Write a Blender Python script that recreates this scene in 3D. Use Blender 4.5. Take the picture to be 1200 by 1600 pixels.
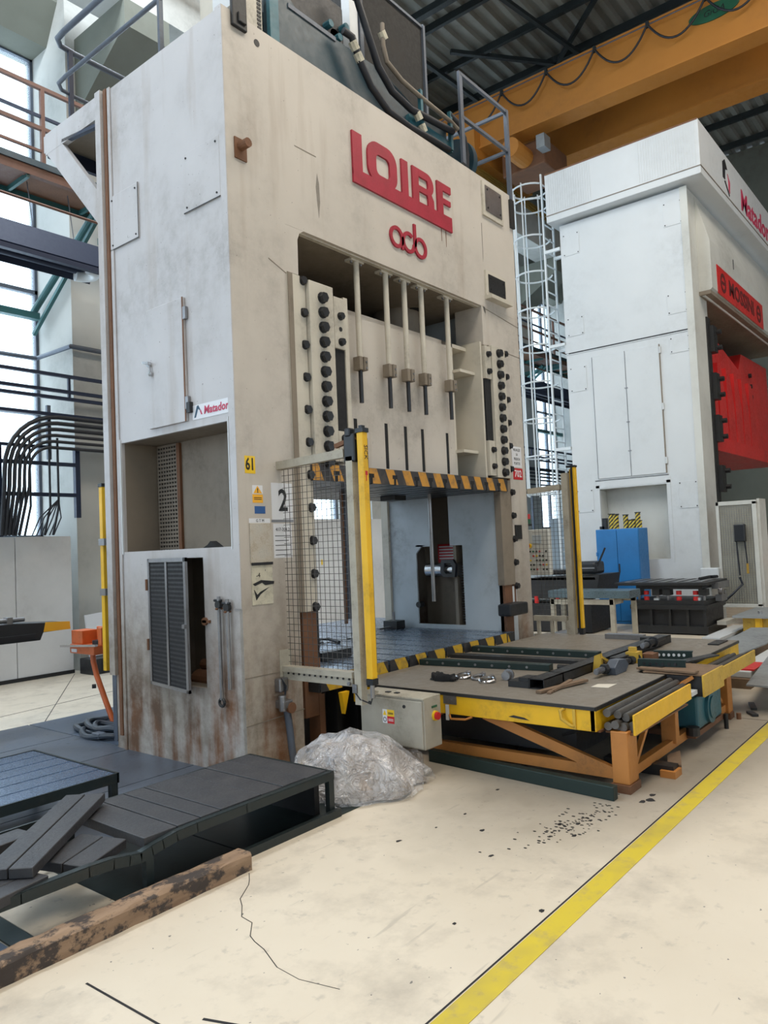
import bpy, bmesh, math, random
from mathutils import Vector, Matrix
random.seed(7)
for o in list(bpy.data.objects): bpy.data.objects.remove(o)
SC = bpy.context.scene
COL = SC.collection
V = Vector
# ------------------------------------------------------------------ camera
R = [[0.628595, -0.776499, -0.043791], [0.008086, 0.062828, -0.997992], [0.777691, 0.626979, 0.045772]]
cd = bpy.data.cameras.new('camera'); cam = bpy.data.objects.new('camera', cd); COL.objects.link(cam)
cd.sensor_fit = 'HORIZONTAL'; cd.sensor_width = 36.0; cd.lens = 36.0*1183.35/1200.0
cd.clip_start = 0.05; cd.clip_end = 200
m = Matrix(((R[0][0], -R[1][0], -R[2][0], -3.5854), (R[0][1], -R[1][1], -R[2][1], -4.2312), (R[0][2], -R[1][2], -R[2][2], 1.6), (0, 0, 0, 1)))
cam.matrix_world = m
SC.camera = cam
# ------------------------------------------------------------------ light
SC.view_settings.view_transform = 'Standard'; SC.view_settings.look = 'None'; SC.view_settings.gamma = 1.0
SC.view_settings.use_curve_mapping = False
SC.view_settings.exposure = 0.0
w = bpy.data.worlds.new('daylight'); SC.world = w; w.use_nodes = True
w.node_tree.nodes['Background'].inputs[0].default_value = (0.74, 0.87, 1.0, 1)
w.node_tree.nodes['Background'].inputs[1].default_value = 4.2
def area(name, loc, size, power, color, aim):
    l = bpy.data.lights.new(name, 'AREA'); l.shape = 'RECTANGLE'; l.size, l.size_y = size; l.energy = power; l.color = color
    o = bpy.data.objects.new(name, l); COL.objects.link(o); o.location = loc
    o.rotation_euler = (V(aim)-V(loc)).to_track_quat('-Z', 'Y').to_euler()
    return o
area('roof_fill', (0.5, -4.2, 12.4), (14, 3.5), 1230, (1.0, 0.91, 0.78), (0.5, -4.1, 0))  # added lamp brightening the front floor; the roof sheet is closed
area('roof_fill', (11.0, -5.0, 12.4), (8, 4), 330, (1.0, 0.94, 0.86), (11.0, -4.9, 0))  # added fill lamp for the right-hand side
area('roof_fill', (-8.5, 1.5, 12.4), (7, 9), 330, (0.70, 0.85, 1.0), (-4.5, 1.5, 0))  # added cool lamp for the press side and the left floor
area('left_fill', (-20, 0, 6), (14, 9), 500, (0.62, 0.80, 1.0), (0, 0, 4))  # added lamp for cool light from the left; wall behind is solid
area('roof_fill', (-0.5, 3.3, 12.4), (9, 1.6), 1100, (0.85, 0.93, 1.0), (-0.5, 4.6, 0))  # added fill lamp over the rear aisle and partition
# ------------------------------------------------------------------ materials
def new_mat(name):
    mt = bpy.data.materials.new(name); mt.use_nodes = True
    nt = mt.node_tree; nt.nodes.clear()
    out = nt.nodes.new('ShaderNodeOutputMaterial'); b = nt.nodes.new('ShaderNodeBsdfPrincipled')
    nt.links.new(b.outputs[0], out.inputs[0])
    return mt, nt, b
def N(nt, t, **kw):
    n = nt.nodes.new(t)
    for k, v in kw.items():
        if k in ('operation', 'blend_type', 'data_type', 'noise_dimensions', 'feature', 'wave_type', 'bands_direction', 'wave_profile', 'use_clamp', 'distance'): setattr(n, k, v)
        else: n.inputs[k].default_value = v
    return n
def noise(nt, vec, scale, detail=4, stretch=None, rough=.55):
    if stretch:
        mp = nt.nodes.new('ShaderNodeMapping'); mp.inputs['Scale'].default_value = stretch; nt.links.new(vec, mp.inputs[0]); vec = mp.outputs[0]
    n = N(nt, 'ShaderNodeTexNoise', Scale=scale, Detail=detail, Roughness=rough); nt.links.new(vec, n.inputs['Vector'])
    return n.outputs[0]
def ramp(nt, fac, a, b, v0=0.0, v1=1.0):
    n = N(nt, 'ShaderNodeMapRange', **{'From Min': a, 'From Max': b, 'To Min': v0, 'To Max': v1}); n.clamp = True
    nt.links.new(fac, n.inputs[0]); return n.outputs[0]
def mix(nt, fac, c1, c2):
    n = nt.nodes.new('ShaderNodeMix'); n.data_type = 'RGBA'
    if isinstance(fac, (int, float)): n.inputs[0].default_value = fac
    else: nt.links.new(fac, n.inputs[0])
    for i, c in ((6, c1), (7, c2)):
        if isinstance(c, tuple): n.inputs[i].default_value = (*c, 1)
        else: nt.links.new(c, n.inputs[i])
    return n.outputs[2]
def mul(nt, a, b, op='MULTIPLY'):
    n = nt.nodes.new('ShaderNodeMath'); n.operation = op
    for i, c in ((0, a), (1, b)):
        if isinstance(c, (int, float)): n.inputs[i].default_value = c
        else: nt.links.new(c, n.inputs[i])
    return n.outputs[0]
def bump(nt, b, h, strength=.3, dist=.01):
    n = N(nt, 'ShaderNodeBump', Strength=strength, Distance=dist); nt.links.new(h, n.inputs['Height']); nt.links.new(n.outputs[0], b.inputs['Normal'])
def coords(nt):
    g = nt.nodes.new('ShaderNodeNewGeometry'); s = nt.nodes.new('ShaderNodeSeparateXYZ'); nt.links.new(g.outputs['Position'], s.inputs[0])
    return g.outputs['Position'], s.outputs
def paint(name, col, rough=.55, metal=0.0, dirt=(.08, .06, .045), amount=.45, scale=1.6, chips=0.0, chip_col=(.07, .06, .055), tint=None, relief=.12):
    mt, nt, b = new_mat(name); p, xyz = coords(nt)
    n1 = noise(nt, p, scale, 6); n2 = noise(nt, p, scale*9, 5, rough=.7)
    c = mix(nt, ramp(nt, n1, .35, .72), col, tuple((tint or tuple(x*.82 for x in col))))
    grime = mul(nt, ramp(nt, n1, .48, .75), ramp(nt, n2, .42, .7)); grime = mul(nt, grime, amount)
    c = mix(nt, grime, c, dirt)
    if chips:
        n3 = noise(nt, p, scale*7, 6, rough=.75); c = mix(nt, ramp(nt, n3, .72-chips*.2, .76-chips*.2, 0, .8), c, chip_col)
    nt.links.new(c, b.inputs['Base Color']); b.inputs['Metallic'].default_value = metal
    nt.links.new(ramp(nt, n2, .3, .7, rough-.08, rough+.12), b.inputs['Roughness'])
    bump(nt, b, n2, relief, .004)
    return mt
def press_paint(name, col, rust=1.0, rust_top=.75):
    """old cream machine paint: soot smears, vertical streaks and rust that has its own outline near the foot"""
    mt, nt, b = new_mat(name); p, xyz = coords(nt)
    n1 = noise(nt, p, .9, 6); n2 = noise(nt, p, 7, 6, rough=.7); st = noise(nt, p, 4.5, 4, (1, 1, .12)); n4 = noise(nt, p, 40, 3)
    c = mix(nt, ramp(nt, n1, .35, .7), col, tuple(x*.86 for x in col))
    soot = mul(nt, ramp(nt, n1, .46, .70), ramp(nt, n2, .40, .68)); c = mix(nt, mul(nt, soot, .6), c, (.16, .14, .12))
    c = mix(nt, mul(nt, ramp(nt, st, .56, .72), .35), c, (.27, .20, .14))
    c = mix(nt, ramp(nt, n4, .70, .73, 0, .7), c, (.12, .10, .09))
    low = ramp(nt, xyz[2], rust_top+1.3, rust_top-.3)
    c = mix(nt, mul(nt, low, ramp(nt, n1, .3, .7, .45, .9)), c, (.31, .255, .195)); c = mix(nt, mul(nt, mul(nt, low, low), ramp(nt, n2, .4, .65, 0, .6)), c, (.15, .12, .09))
    rs = mul(nt, ramp(nt, st, .45, .60), ramp(nt, xyz[2], rust_top+.25, rust_top-.35)); rs = mul(nt, rs, rust)
    rs2 = mul(nt, rs, ramp(nt, n2, .3, .6, .4, .95)); c = mix(nt, rs2, c, mix(nt, ramp(nt, n1, .4, .6), (.22, .088, .030), (.10, .055, .03)))
    nt.links.new(c, b.inputs['Base Color']); nt.links.new(ramp(nt, n2, .3, .7, .38, .62), b.inputs['Roughness'])
    bump(nt, b, n2, .12, .004)
    return mt
def plain(name, col, rough=.5, metal=0.0):
    mt, nt, b = new_mat(name); b.inputs['Base Color'].default_value = (*col, 1); b.inputs['Roughness'].default_value = rough; b.inputs['Metallic'].default_value = metal
    p, _ = coords(nt); n = noise(nt, p, 25, 3); nt.links.new(ramp(nt, n, .3, .7, max(rough-.06, 0), rough+.06), b.inputs['Roughness'])
    return mt
def stripes(name, axis, period, slant, c1, c2, rough=.5):
    mt, nt, b = new_mat(name); p, xyz = coords(nt)
    v = mul(nt, xyz[axis], mul(nt, xyz[2], slant), 'ADD'); v = mul(nt, mul(nt, v, 1/period), 0, 'FRACT')
    n = noise(nt, p, 14, 5); c = mix(nt, mul(nt, v, .5, 'GREATER_THAN'), c1, c2)
    c = mix(nt, ramp(nt, n, .5, .75, 0, .75), c, (.09, .07, .055)); nt.links.new(c, b.inputs['Base Color']); b.inputs['Roughness'].default_value = rough
    return mt
M = {}
M['cream'] = press_paint('machine_cream_paint', (.55, .505, .45))
M['side'] = press_paint('machine_cream_cool_lit', (.53, .515, .52), 1.25, .8)  # same cream paint, with the cool light from the left in its colour
M['cream2'] = paint('guide_cream_paint', (.56, .52, .44), .5, amount=.6, scale=2.5)
M['inner'] = paint('inner_grey_blue_paint', (.44, .49, .53), .45, amount=.6, scale=1.6)
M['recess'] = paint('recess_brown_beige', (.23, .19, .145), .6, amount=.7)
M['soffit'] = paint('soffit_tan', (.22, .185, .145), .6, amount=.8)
M['black'] = plain('black_void', (.008, .009, .011), .8)  # flat black standing in for the dark inside of slots and holes
M['bolt'] = paint('oily_bolt_steel', (.045, .047, .052), .38, .6, scale=12)
M['steel'] = paint('bare_steel', (.30, .30, .31), .35, .85, scale=6, dirt=(.10, .06, .03))
M['darksteel'] = paint('dark_steel', (.035, .036, .038), .45, .5, scale=4, dirt=(.10, .08, .06), amount=.6)
M['bolster'] = paint('bolster_plate_steel', (.17, .22, .30), .25, .5, scale=3, dirt=(.05, .05, .05), amount=.5, relief=.02)  # bluish reflections put into the steel's base colour
M['ramunder'] = paint('ram_underside_steel', (.055, .065, .08), .35, .5)
M['hazard'] = stripes('hazard_paint_ram', 0, .245, .45, (.52, .25, .035), (.035, .032, .034))
M['hazard2'] = stripes('hazard_paint_bolster', 0, .30, .6, (.02, .02, .022), (.55, .33, .02))
M['red'] = paint('faded_red_letters', (.36, .020, .042), .45, scale=6, dirt=(.2, .03, .03), amount=.5)
M['bright_red'] = paint('bright_red_enamel', (.62, .025, .025), .35, scale=2, dirt=(.25, .01, .01), amount=.5)
M['green'] = paint('green_enamel', (.01, .10, .05), .5)
M['yellow'] = paint('safety_yellow', (.82, .47, .012), .42, scale=3, dirt=(.16, .09, .03), amount=.75, chips=.12)
M['dullyellow'] = paint('worn_dull_yellow', (.58, .37, .045), .5, scale=4, dirt=(.16, .11, .05), amount=.8, chips=.2)
M['orange'] = paint('frame_orange', (.50, .20, .045), .5, scale=3, dirt=(.14, .07, .03), amount=.7, chips=.15)
M['crane'] = paint('crane_orange', (.50, .20, .03), .55, scale=.6, amount=.3)
M['rust'] = paint('rusty_brown', (.17, .075, .035), .7, scale=6)
M['gallery'] = paint('gallery_rust_brown', (.15, .07, .045), .6, scale=2)
M['teal'] = paint('teal_enamel', (.03, .13, .17), .42, scale=3, dirt=(.03, .04, .045), amount=.8)
M['tealdark'] = paint('dark_teal_housing', (.008, .035, .052), .4, scale=2.5, tint=(.035, .060, .078), amount=.7)
M['tealgreen'] = paint('teal_green_brace', (.03, .13, .13), .5)
M['darkbox'] = paint('dark_sound_panel', (.022, .021, .020), .8, scale=3)
M['rail'] = paint('blue_grey_rail', (.10, .12, .155), .45, .2, scale=5)
M['darkrail'] = plain('dark_blue_rail', (.014, .022, .050), .5, .2)
M['concrete'] = paint('grey_concrete', (.50, .50, .47), .85, scale=.7, tint=(.40, .40, .375), dirt=(.14, .13, .12), amount=.5)
M['spandrel'] = paint('olive_concrete', (.17, .18, .15), .85, scale=.6, amount=.4)
M['partition'] = paint('pale_partition', (.70, .70, .70), .6, scale=1.2, amount=.2, relief=.05)
M['roof'] = paint('roof_sheet', (.21, .215, .195), .6, scale=1.2)
M['truss'] = plain('roof_steel', (.012, .018, .020), .6)
M['white'] = paint('white_press_paint', (.60, .62, .63), .42, scale=.8, tint=(.55, .575, .59), amount=.18, relief=.05)
M['whitewall'] = paint('front_white_paint', (.60, .60, .56), .5, scale=.8, amount=.2)
M['whitetube'] = plain('white_tube', (.62, .66, .68), .4)
M['blue'] = paint('cabinet_blue', (.02, .17, .44), .4, scale=2, amount=.3, dirt=(.01, .07, .2))
M['mesh'] = plain('grey_mesh_wire', (.09, .085, .08), .5, .4)
M['darkmesh'] = plain('dark_filter_mesh', (.014, .013, .014), .85)
M['frame_beige'] = paint('beige_fence_tube', (.42, .385, .31), .5, scale=8, dirt=(.10, .07, .045), amount=.8, chips=.15)
M['cabinet'] = paint('grubby_enclosure', (.38, .35, .29), .5, scale=5, dirt=(.12, .13, .08), amount=.6)
M['tabletop'] = paint('table_steel_top', (.20, .175, .145), .55, .25, scale=2.2, tint=(.26, .235, .20), dirt=(.07, .06, .055), amount=.8)
M['darkgreen'] = plain('dark_green_channel', (.012, .028, .026), .45, .2)
M['plank'] = paint('black_rubber_plank', (.030, .031, .036), .50, scale=7, tint=(.045, .044, .048), dirt=(.075, .07, .065), amount=.4, relief=.5)
M['spiral'] = stripes('spiral_hazard', 1, .07, 1.0, (.02, .02, .02), (.62, .48, .05))
M['signink'] = plain('dark_red_sign_ink', (.10, .015, .015), .5)
M['tealtop'] = paint('blue_grey_bench_top', (.14, .20, .23), .3, .4, scale=4)
M['rail2'] = paint('blue_grey_cabinet', (.26, .32, .37), .5)
M['stain'] = paint('oily_grey_stain', (.24, .215, .185), .5, scale=9)
M['plank2'] = paint('blue_sheen_plank', (.05, .085, .15), .24, .4, scale=7, tint=(.07, .115, .20), amount=.3, relief=.4)  # blue sheen of the window light put into the plank colour
M['hose2'] = plain('blue_black_hose', (.03, .04, .055), .4)
M['plankframe'] = paint('platform_frame_green_black', (.015, .024, .026), .42, .2, scale=5)
M['white_sticker'] = plain('white_sticker', (.70, .71, .74), .4)
M['yellow_sticker'] = plain('yellow_sticker', (.80, .52, .02), .4)
M['orange_sticker'] = plain('orange_sticker', (.85, .42, .02), .4)
M['red_sticker'] = plain('red_sticker', (.50, .015, .02), .4)
M['blue_sticker'] = plain('blue_sticker', (.02, .09, .28), .4)
M['ink'] = plain('black_ink', (.012, .012, .014), .5)
M['redink'] = plain('red_ink', (.50, .03, .09), .5)
M['blueink'] = plain('navy_ink', (.02, .07, .12), .5)
M['cream_label'] = paint('stained_cream_label', (.60, .56, .44), .5, scale=12, dirt=(.04, .035, .03), amount=.9)
M['plastic_sleeve'] = paint('dirty_plastic_sleeve', (.42, .36, .28), .25, scale=9, tint=(.60, .57, .50), dirt=(.06, .05, .045), amount=.9)
M['hose'] = plain('black_rubber_hose', (.010, .012, .018), .5)
M['glove'] = paint('black_fabric', (.014, .015, .017), .9, scale=40, relief=.6)
M['chrome'] = plain('bright_plated_steel', (.55, .55, .56), .2, .95)
M['wood'] = paint('splintered_wood', (.20, .13, .08), .8, scale=14, relief=.6)
M['paper'] = plain('paper_scrap', (.62, .58, .5), .8)
M['copper'] = plain('copper_bar', (.45, .27, .05), .4, .6)
M['orangered'] = paint('orange_red_enamel', (.62, .13, .03), .4, scale=8)
M['skid'] = plain('black_plastic', (.01, .012, .016), .4)
M['greybar'] = paint('grey_bar_stock', (.13, .125, .12), .42, .6, scale=8, dirt=(.07, .045, .03))
M['plate'] = paint('plate_steel', (.30, .32, .33), .5, .4, scale=2)
M['binblue'] = plain('green_bin', (.03, .28, .14), .5)
def timber_mat():
    mt, nt, b = new_mat('worn_timber'); p, xyz = coords(nt)
    g = noise(nt, p, 5, 6, (.5, 3, 3)); n2 = noise(nt, p, 9, 5, (.8, 1, 1), .7)
    c = mix(nt, ramp(nt, g, .3, .7), (.17, .105, .065), (.36, .245, .16)); c = mix(nt, ramp(nt, n2, .47, .55, 0, .92), c, (.035, .03, .03))
    nt.links.new(c, b.inputs['Base Color']); b.inputs['Roughness'].default_value = .85; bump(nt, b, g, .6, .01); return mt
M['timber'] = timber_mat()
def floor_mat():
    mt, nt, b = new_mat('worn_concrete_floor'); p, xyz = coords(nt)
    n1 = noise(nt, p, .5, 7); n2 = noise(nt, p, 2.3, 7, rough=.65); n3 = noise(nt, p, 11, 4, rough=.6); n4 = noise(nt, p, 30, 2); sc = noise(nt, p, 5, 3, (.25, 2.5, 1))
    c = mix(nt, ramp(nt, n1, .3, .7), (.58, .505, .40), (.68, .605, .495))
    c = mix(nt, mul(nt, ramp(nt, n2, .50, .72), .55), c, (.30, .26, .215))
    c = mix(nt, mul(nt, ramp(nt, n3, .60, .70), .35), c, (.26, .235, .21))
    c = mix(nt, ramp(nt, n4, .735, .745, 0, .75), c, (.06, .06, .065))
    c = mix(nt, ramp(nt, sc, .66, .70, 0, .3), c, (.25, .22, .19))
    # oily ground under and around the feed table
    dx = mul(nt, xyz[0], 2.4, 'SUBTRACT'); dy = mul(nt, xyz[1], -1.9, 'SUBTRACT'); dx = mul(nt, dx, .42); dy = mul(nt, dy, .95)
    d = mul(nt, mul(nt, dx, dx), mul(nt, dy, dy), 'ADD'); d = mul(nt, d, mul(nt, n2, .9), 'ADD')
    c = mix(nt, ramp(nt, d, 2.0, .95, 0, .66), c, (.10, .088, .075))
    nt.links.new(c, b.inputs['Base Color']); nt.links.new(ramp(nt, n2, .3, .7, .35, .6), b.inputs['Roughness']); bump(nt, b, n3, .08, .004)
    return mt
M['floor'] = floor_mat()
def plate_mat(name, col, checker):
    mt, nt, b = new_mat(name); p, xyz = coords(nt)
    n = noise(nt, p, 1.6, 6); n2 = noise(nt, p, 14, 4)
    c = mix(nt, ramp(nt, n, .35, .7), col, tuple(x*1.5 for x in col)); c = mix(nt, ramp(nt, n2, .6, .75, 0, .5), c, (.02, .02, .022))
    nt.links.new(c, b.inputs['Base Color']); b.inputs['Metallic'].default_value = .6; nt.links.new(ramp(nt, n, .3, .7, .28, .45), b.inputs['Roughness'])
    if checker:
        a = nt.nodes.new('ShaderNodeTexChecker'); a.inputs['Scale'].default_value = 32; nt.links.new(p, a.inputs[0]); bump(nt, b, a.outputs[1], .55, .004)
    else: bump(nt, b, n2, .15, .004)
    return mt
M['checker'] = plate_mat('checker_plate', (.10, .12, .155), True)  # blue window reflection put into the plate colour
M['pitplate'] = plate_mat('pit_cover_plate', (.10, .13, .18), False)  # base colour carries the blue of the reflected windows
M['pitgreen'] = plate_mat('oily_green_plate', (.035, .05, .05), False)
def line_mat():
    mt, nt, b = new_mat('worn_yellow_line'); p, _ = coords(nt)
    n = noise(nt, p, 7, 6, rough=.7); n1 = noise(nt, p, 1.7, 4)
    c = mix(nt, ramp(nt, n, .52, .70), (.56, .43, .03), (.40, .31, .10)); c = mix(nt, ramp(nt, n1, .48, .68, 0, .6), c, (.25, .2, .09))
    nt.links.new(c, b.inputs['Base Color']); b.inputs['Roughness'].default_value = .6; return mt
M['line'] = line_mat()
def glass_mat():
    mt = bpy.data.materials.new('dusty_glass'); mt.use_nodes = True; nt = mt.node_tree; nt.nodes.clear()
    o = nt.nodes.new('ShaderNodeOutputMaterial'); t = N(nt, 'ShaderNodeBsdfTransparent', Color=(.96, .99, 1, 1)); g = N(nt, 'ShaderNodeBsdfTranslucent', Color=(.85, .9, .92, 1)); gl = N(nt, 'ShaderNodeBsdfGlossy', Roughness=.15)
    m1 = nt.nodes.new('ShaderNodeMixShader'); m1.inputs[0].default_value = .12; nt.links.new(t.outputs[0], m1.inputs[1]); nt.links.new(g.outputs[0], m1.inputs[2])
    m2 = nt.nodes.new('ShaderNodeMixShader'); m2.inputs[0].default_value = .04; nt.links.new(m1.outputs[0], m2.inputs[1]); nt.links.new(gl.outputs[0], m2.inputs[2]); nt.links.new(m2.outputs[0], o.inputs[0])
    return mt
M['glass'] = glass_mat()
def film_mat(name, alpha, col, rough):
    mt = bpy.data.materials.new(name); mt.use_nodes = True; nt = mt.node_tree; nt.nodes.clear()
    o = nt.nodes.new('ShaderNodeOutputMaterial'); b = nt.nodes.new('ShaderNodeBsdfPrincipled'); t = nt.nodes.new('ShaderNodeBsdfTransparent'); p, _ = coords(nt)
    n = noise(nt, p, 4, 5, rough=.6); b.inputs['Base Color'].default_value = (*col, 1); b.inputs['Roughness'].default_value = rough
    b.inputs['Specular IOR Level'].default_value = 1.0; b.inputs['IOR'].default_value = 1.9
    n2 = N(nt, 'ShaderNodeTexNoise', Scale=6.5, Detail=4, Roughness=.5, Distortion=1.8); nt.links.new(p, n2.inputs['Vector'])
    rdg = mul(nt, mul(nt, n2.outputs[0], .5, 'SUBTRACT'), 0, 'ABSOLUTE'); bump(nt, b, rdg, 1.0, .12)
    mx = nt.nodes.new('ShaderNodeMixShader'); nt.links.new(ramp(nt, n, .35, .65, alpha-.2, alpha+.2), mx.inputs[0])
    nt.links.new(t.outputs[0], mx.inputs[1]); nt.links.new(b.outputs[0], mx.inputs[2]); nt.links.new(mx.outputs[0], o.inputs[0]); return mt
M['film'] = film_mat('clear_plastic_film', .36, (.80, .80, .83), .12)
M['film2'] = paint('grimy_perforated_sheet', (.36, .345, .28), .6, scale=1.5)
def waste_mat():
    mt, nt, b = new_mat('crumpled_waste_sheet'); p, _ = coords(nt)
    n = noise(nt, p, 5, 3); n2 = N(nt, 'ShaderNodeTexNoise', Scale=9, Detail=4, Roughness=.5, Distortion=1.4); nt.links.new(p, n2.inputs['Vector'])
    c = mix(nt, ramp(nt, n, .38, .62), (.33, .27, .23), (.66, .61, .58)); rdg = mul(nt, mul(nt, n2.outputs[0], .5, 'SUBTRACT'), 0, 'ABSOLUTE')
    c = mix(nt, ramp(nt, rdg, .0, .03, .45, 0), c, (.25, .19, .15)); nt.links.new(c, b.inputs['Base Color']); b.inputs['Roughness'].default_value = .4; bump(nt, b, rdg, 1.0, .15); return mt
M['filmwhite'] = waste_mat()
# ------------------------------------------------------------------ mesh helpers
class MB:
    def __init__(s): s.v = []; s.f = []
    def add(s, vs, fs):
        k = len(s.v); s.v += [tuple(v) for v in vs]; s.f += [tuple(i+k for i in f) for f in fs]; return s
    def box(s, x0, x1, y0, y1, z0, z1):
        return s.add([(x, y, z) for x in (x0, x1) for y in (y0, y1) for z in (z0, z1)], [(0, 1, 3, 2), (4, 6, 7, 5), (0, 4, 5, 1), (2, 3, 7, 6), (0, 2, 6, 4), (1, 5, 7, 3)])
    def hexa(s, p):  # 8 points: bottom ring 0-3, top ring 4-7
        return s.add(p, [(0, 3, 2, 1), (4, 5, 6, 7), (0, 1, 5, 4), (1, 2, 6, 5), (2, 3, 7, 6), (3, 0, 4, 7)])
    def bar(s, a, b, w, h=None, up=(0, 0, 1)):
        a, b = V(a), V(b); h = h or w; d = (b-a).normalized(); u = V(up)
        if abs(d.dot(u)) > .98: u = V((0, 1, 0))
        sd = d.cross(u).normalized()*w/2; u = sd.cross(d).normalized()*h/2
        return s.hexa([a-sd-u, a+sd-u, a+sd+u, a-sd+u, b-sd-u, b+sd-u, b+sd+u, b-sd+u])
    def cyl(s, a, b, r, n=12, r2=None, caps=True):
        a, b = V(a), V(b); d = (b-a).normalized(); u = V((0, 0, 1)) if abs(d.z) < .9 else V((1, 0, 0)); x = d.cross(u).normalized(); y = d.cross(x)
        r2 = r if r2 is None else r2; vs = []
        for c, rr in ((a, r), (b, r2)):
            for i in range(n):
                t = 2*math.pi*i/n; vs.append(c+x*math.cos(t)*rr+y*math.sin(t)*rr)
        fs = [(i, (i+1) % n, n+(i+1) % n, n+i) for i in range(n)]
        if caps: fs += [tuple(range(n))[::-1], tuple(range(n, 2*n))]
        return s.add(vs, fs)
    def tube(s, pts, r, n=8, closed=False):
        pts = [V(p) for p in pts]; L = len(pts); vs = []; prev = None
        for i, p in enumerate(pts):
            if closed: d = pts[(i+1) % L]-pts[i-1]
            else: d = pts[min(i+1, L-1)]-pts[max(i-1, 0)]
            d.normalize()
            if prev is None:
                u = V((0, 0, 1)) if abs(d.z) < .9 else V((1, 0, 0)); x = d.cross(u).normalized()
            else: x = (prev-d*prev.dot(d)).normalized()
            prev = x; y = d.cross(x)
            for k in range(n):
                t = 2*math.pi*k/n; vs.append(p+x*math.cos(t)*r+y*math.sin(t)*r)
        fs = []
        for i in range(L if closed else L-1):
            j = (i+1) % L
            for k in range(n): fs.append((i*n+k, i*n+(k+1) % n, j*n+(k+1) % n, j*n+k))
        if not closed: fs += [tuple(range(n))[::-1], tuple(range((L-1)*n, L*n))]
        return s.add(vs, fs)
    def prism(s, poly, axis, a, b):
        """poly of 2-D points extruded along axis 0/1/2 between a and b"""
        n = len(poly)
        def P(q, t): return {0: (t, q[0], q[1]), 1: (q[0], t, q[1]), 2: (q[0], q[1], t)}[axis]
        return s.add([P(q, a) for q in poly]+[P(q, b) for q in poly], [tuple(range(n))[::-1], tuple(range(n, 2*n))]+[(i, (i+1) % n, n+(i+1) % n, n+i) for i in range(n)])
    def ring(s, outer, inner, axis, a, b):
        """flat ring between two loops of equal length"""
        n = len(outer)
        def P(q, t): return {0: (t, q[0], q[1]), 1: (q[0], t, q[1]), 2: (q[0], q[1], t)}[axis]
        vs = [P(q, a) for q in outer]+[P(q, a) for q in inner]+[P(q, b) for q in outer]+[P(q, b) for q in inner]; fs = []
        for i in range(n):
            j = (i+1) % n; fs += [(i, j, n+j, n+i), (2*n+i, 3*n+i, 3*n+j, 2*n+j), (i, 2*n+i, 2*n+j, j), (n+i, n+j, 3*n+j, 3*n+i)]
        return s.add(vs, fs)
    def slab(s, axis, a, b, us, vs_, holes):
        """slab perpendicular to axis, from a to b thick, with rectangular holes (u0,u1,v0,v1)"""
        U = sorted({us[0], us[1]} | {h[i] for h in holes for i in (0, 1)}); W = sorted({vs_[0], vs_[1]} | {h[i] for h in holes for i in (2, 3)})
        for i in range(len(U)-1):
            for j in range(len(W)-1):
                cu, cv = (U[i]+U[i+1])/2, (W[j]+W[j+1])/2
                if cu < us[0] or cu > us[1] or cv < vs_[0] or cv > vs_[1] or any(h[0] < cu < h[1] and h[2] < cv < h[3] for h in holes): continue
                if axis == 0: s.box(a, b, U[i], U[i+1], W[j], W[j+1])
                elif axis == 1: s.box(U[i], U[i+1], a, b, W[j], W[j+1])
                else: s.box(U[i], U[i+1], W[j], W[j+1], a, b)
        return s
    def mesh(s, name, off=(0, 0, 0), smooth=False):
        me = bpy.data.meshes.new(name); me.from_pydata([(v[0]-off[0], v[1]-off[1], v[2]-off[2]) for v in s.v], [], s.f)
        bm = bmesh.new(); bm.from_mesh(me); bmesh.ops.recalc_face_normals(bm, faces=bm.faces); bm.to_mesh(me); bm.free()
        if smooth:
            for p in me.polygons: p.use_smooth = True
        return me
    def build(s, name, mat, parent=None, bevel=0, smooth=False, at=None):
        if not s.v: return None
        xs = list(zip(*s.v)); c = V(at) if at else V(((min(xs[0])+max(xs[0]))/2, (min(xs[1])+max(xs[1]))/2, min(xs[2])))
        me = s.mesh(name, c, smooth); me.materials.append(M[mat] if isinstance(mat, str) else mat)
        if smooth: shade_auto(me)
        o = bpy.data.objects.new(name, me); COL.objects.link(o)
        if parent is not None:
            o.parent = parent; o.location = c-WL[parent]; WL[o] = c
        else: o.location = c; WL[o] = c
        if bevel:
            md = o.modifiers.new('bevel', 'BEVEL'); md.width = bevel; md.segments = 2; md.limit_method = 'ANGLE'
        return o
def shade_auto(me, ang=.7):
    bm = bmesh.new(); bm.from_mesh(me)
    for e in bm.edges:
        if len(e.link_faces) == 2 and e.calc_face_angle(0) > ang: e.smooth = False
    for f in bm.faces: f.smooth = True
    bm.to_mesh(me); bm.free()
WL = {}
def tag(o, label=None, cat=None, group=None, kind=None):
    if label: o['label'] = label
    if cat: o['category'] = cat
    if group: o['group'] = group
    if kind: o['kind'] = kind
    return o
def thing(name, label, cat, loc, group=None, kind=None):
    o = bpy.data.objects.new(name, None); COL.objects.link(o); o.location = loc; WL[o] = V(loc); o.empty_display_size = .1
    return tag(o, label, cat, group, kind)
def inst(me, name, parent, loc, rot=(0, 0, 0), scale=(1, 1, 1)):
    o = bpy.data.objects.new(name, me); COL.objects.link(o); o.rotation_euler = rot; o.scale = scale
    if parent is not None: o.parent = parent; o.location = V(loc)-WL[parent]
    else: o.location = loc
    WL[o] = V(loc); return o
def bx(name, mat, parent, *a, bevel=0):
    return MB().box(*a).build(name, mat, parent, bevel)
def withmat(me, mat): me.materials.append(M[mat]); return me
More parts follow.
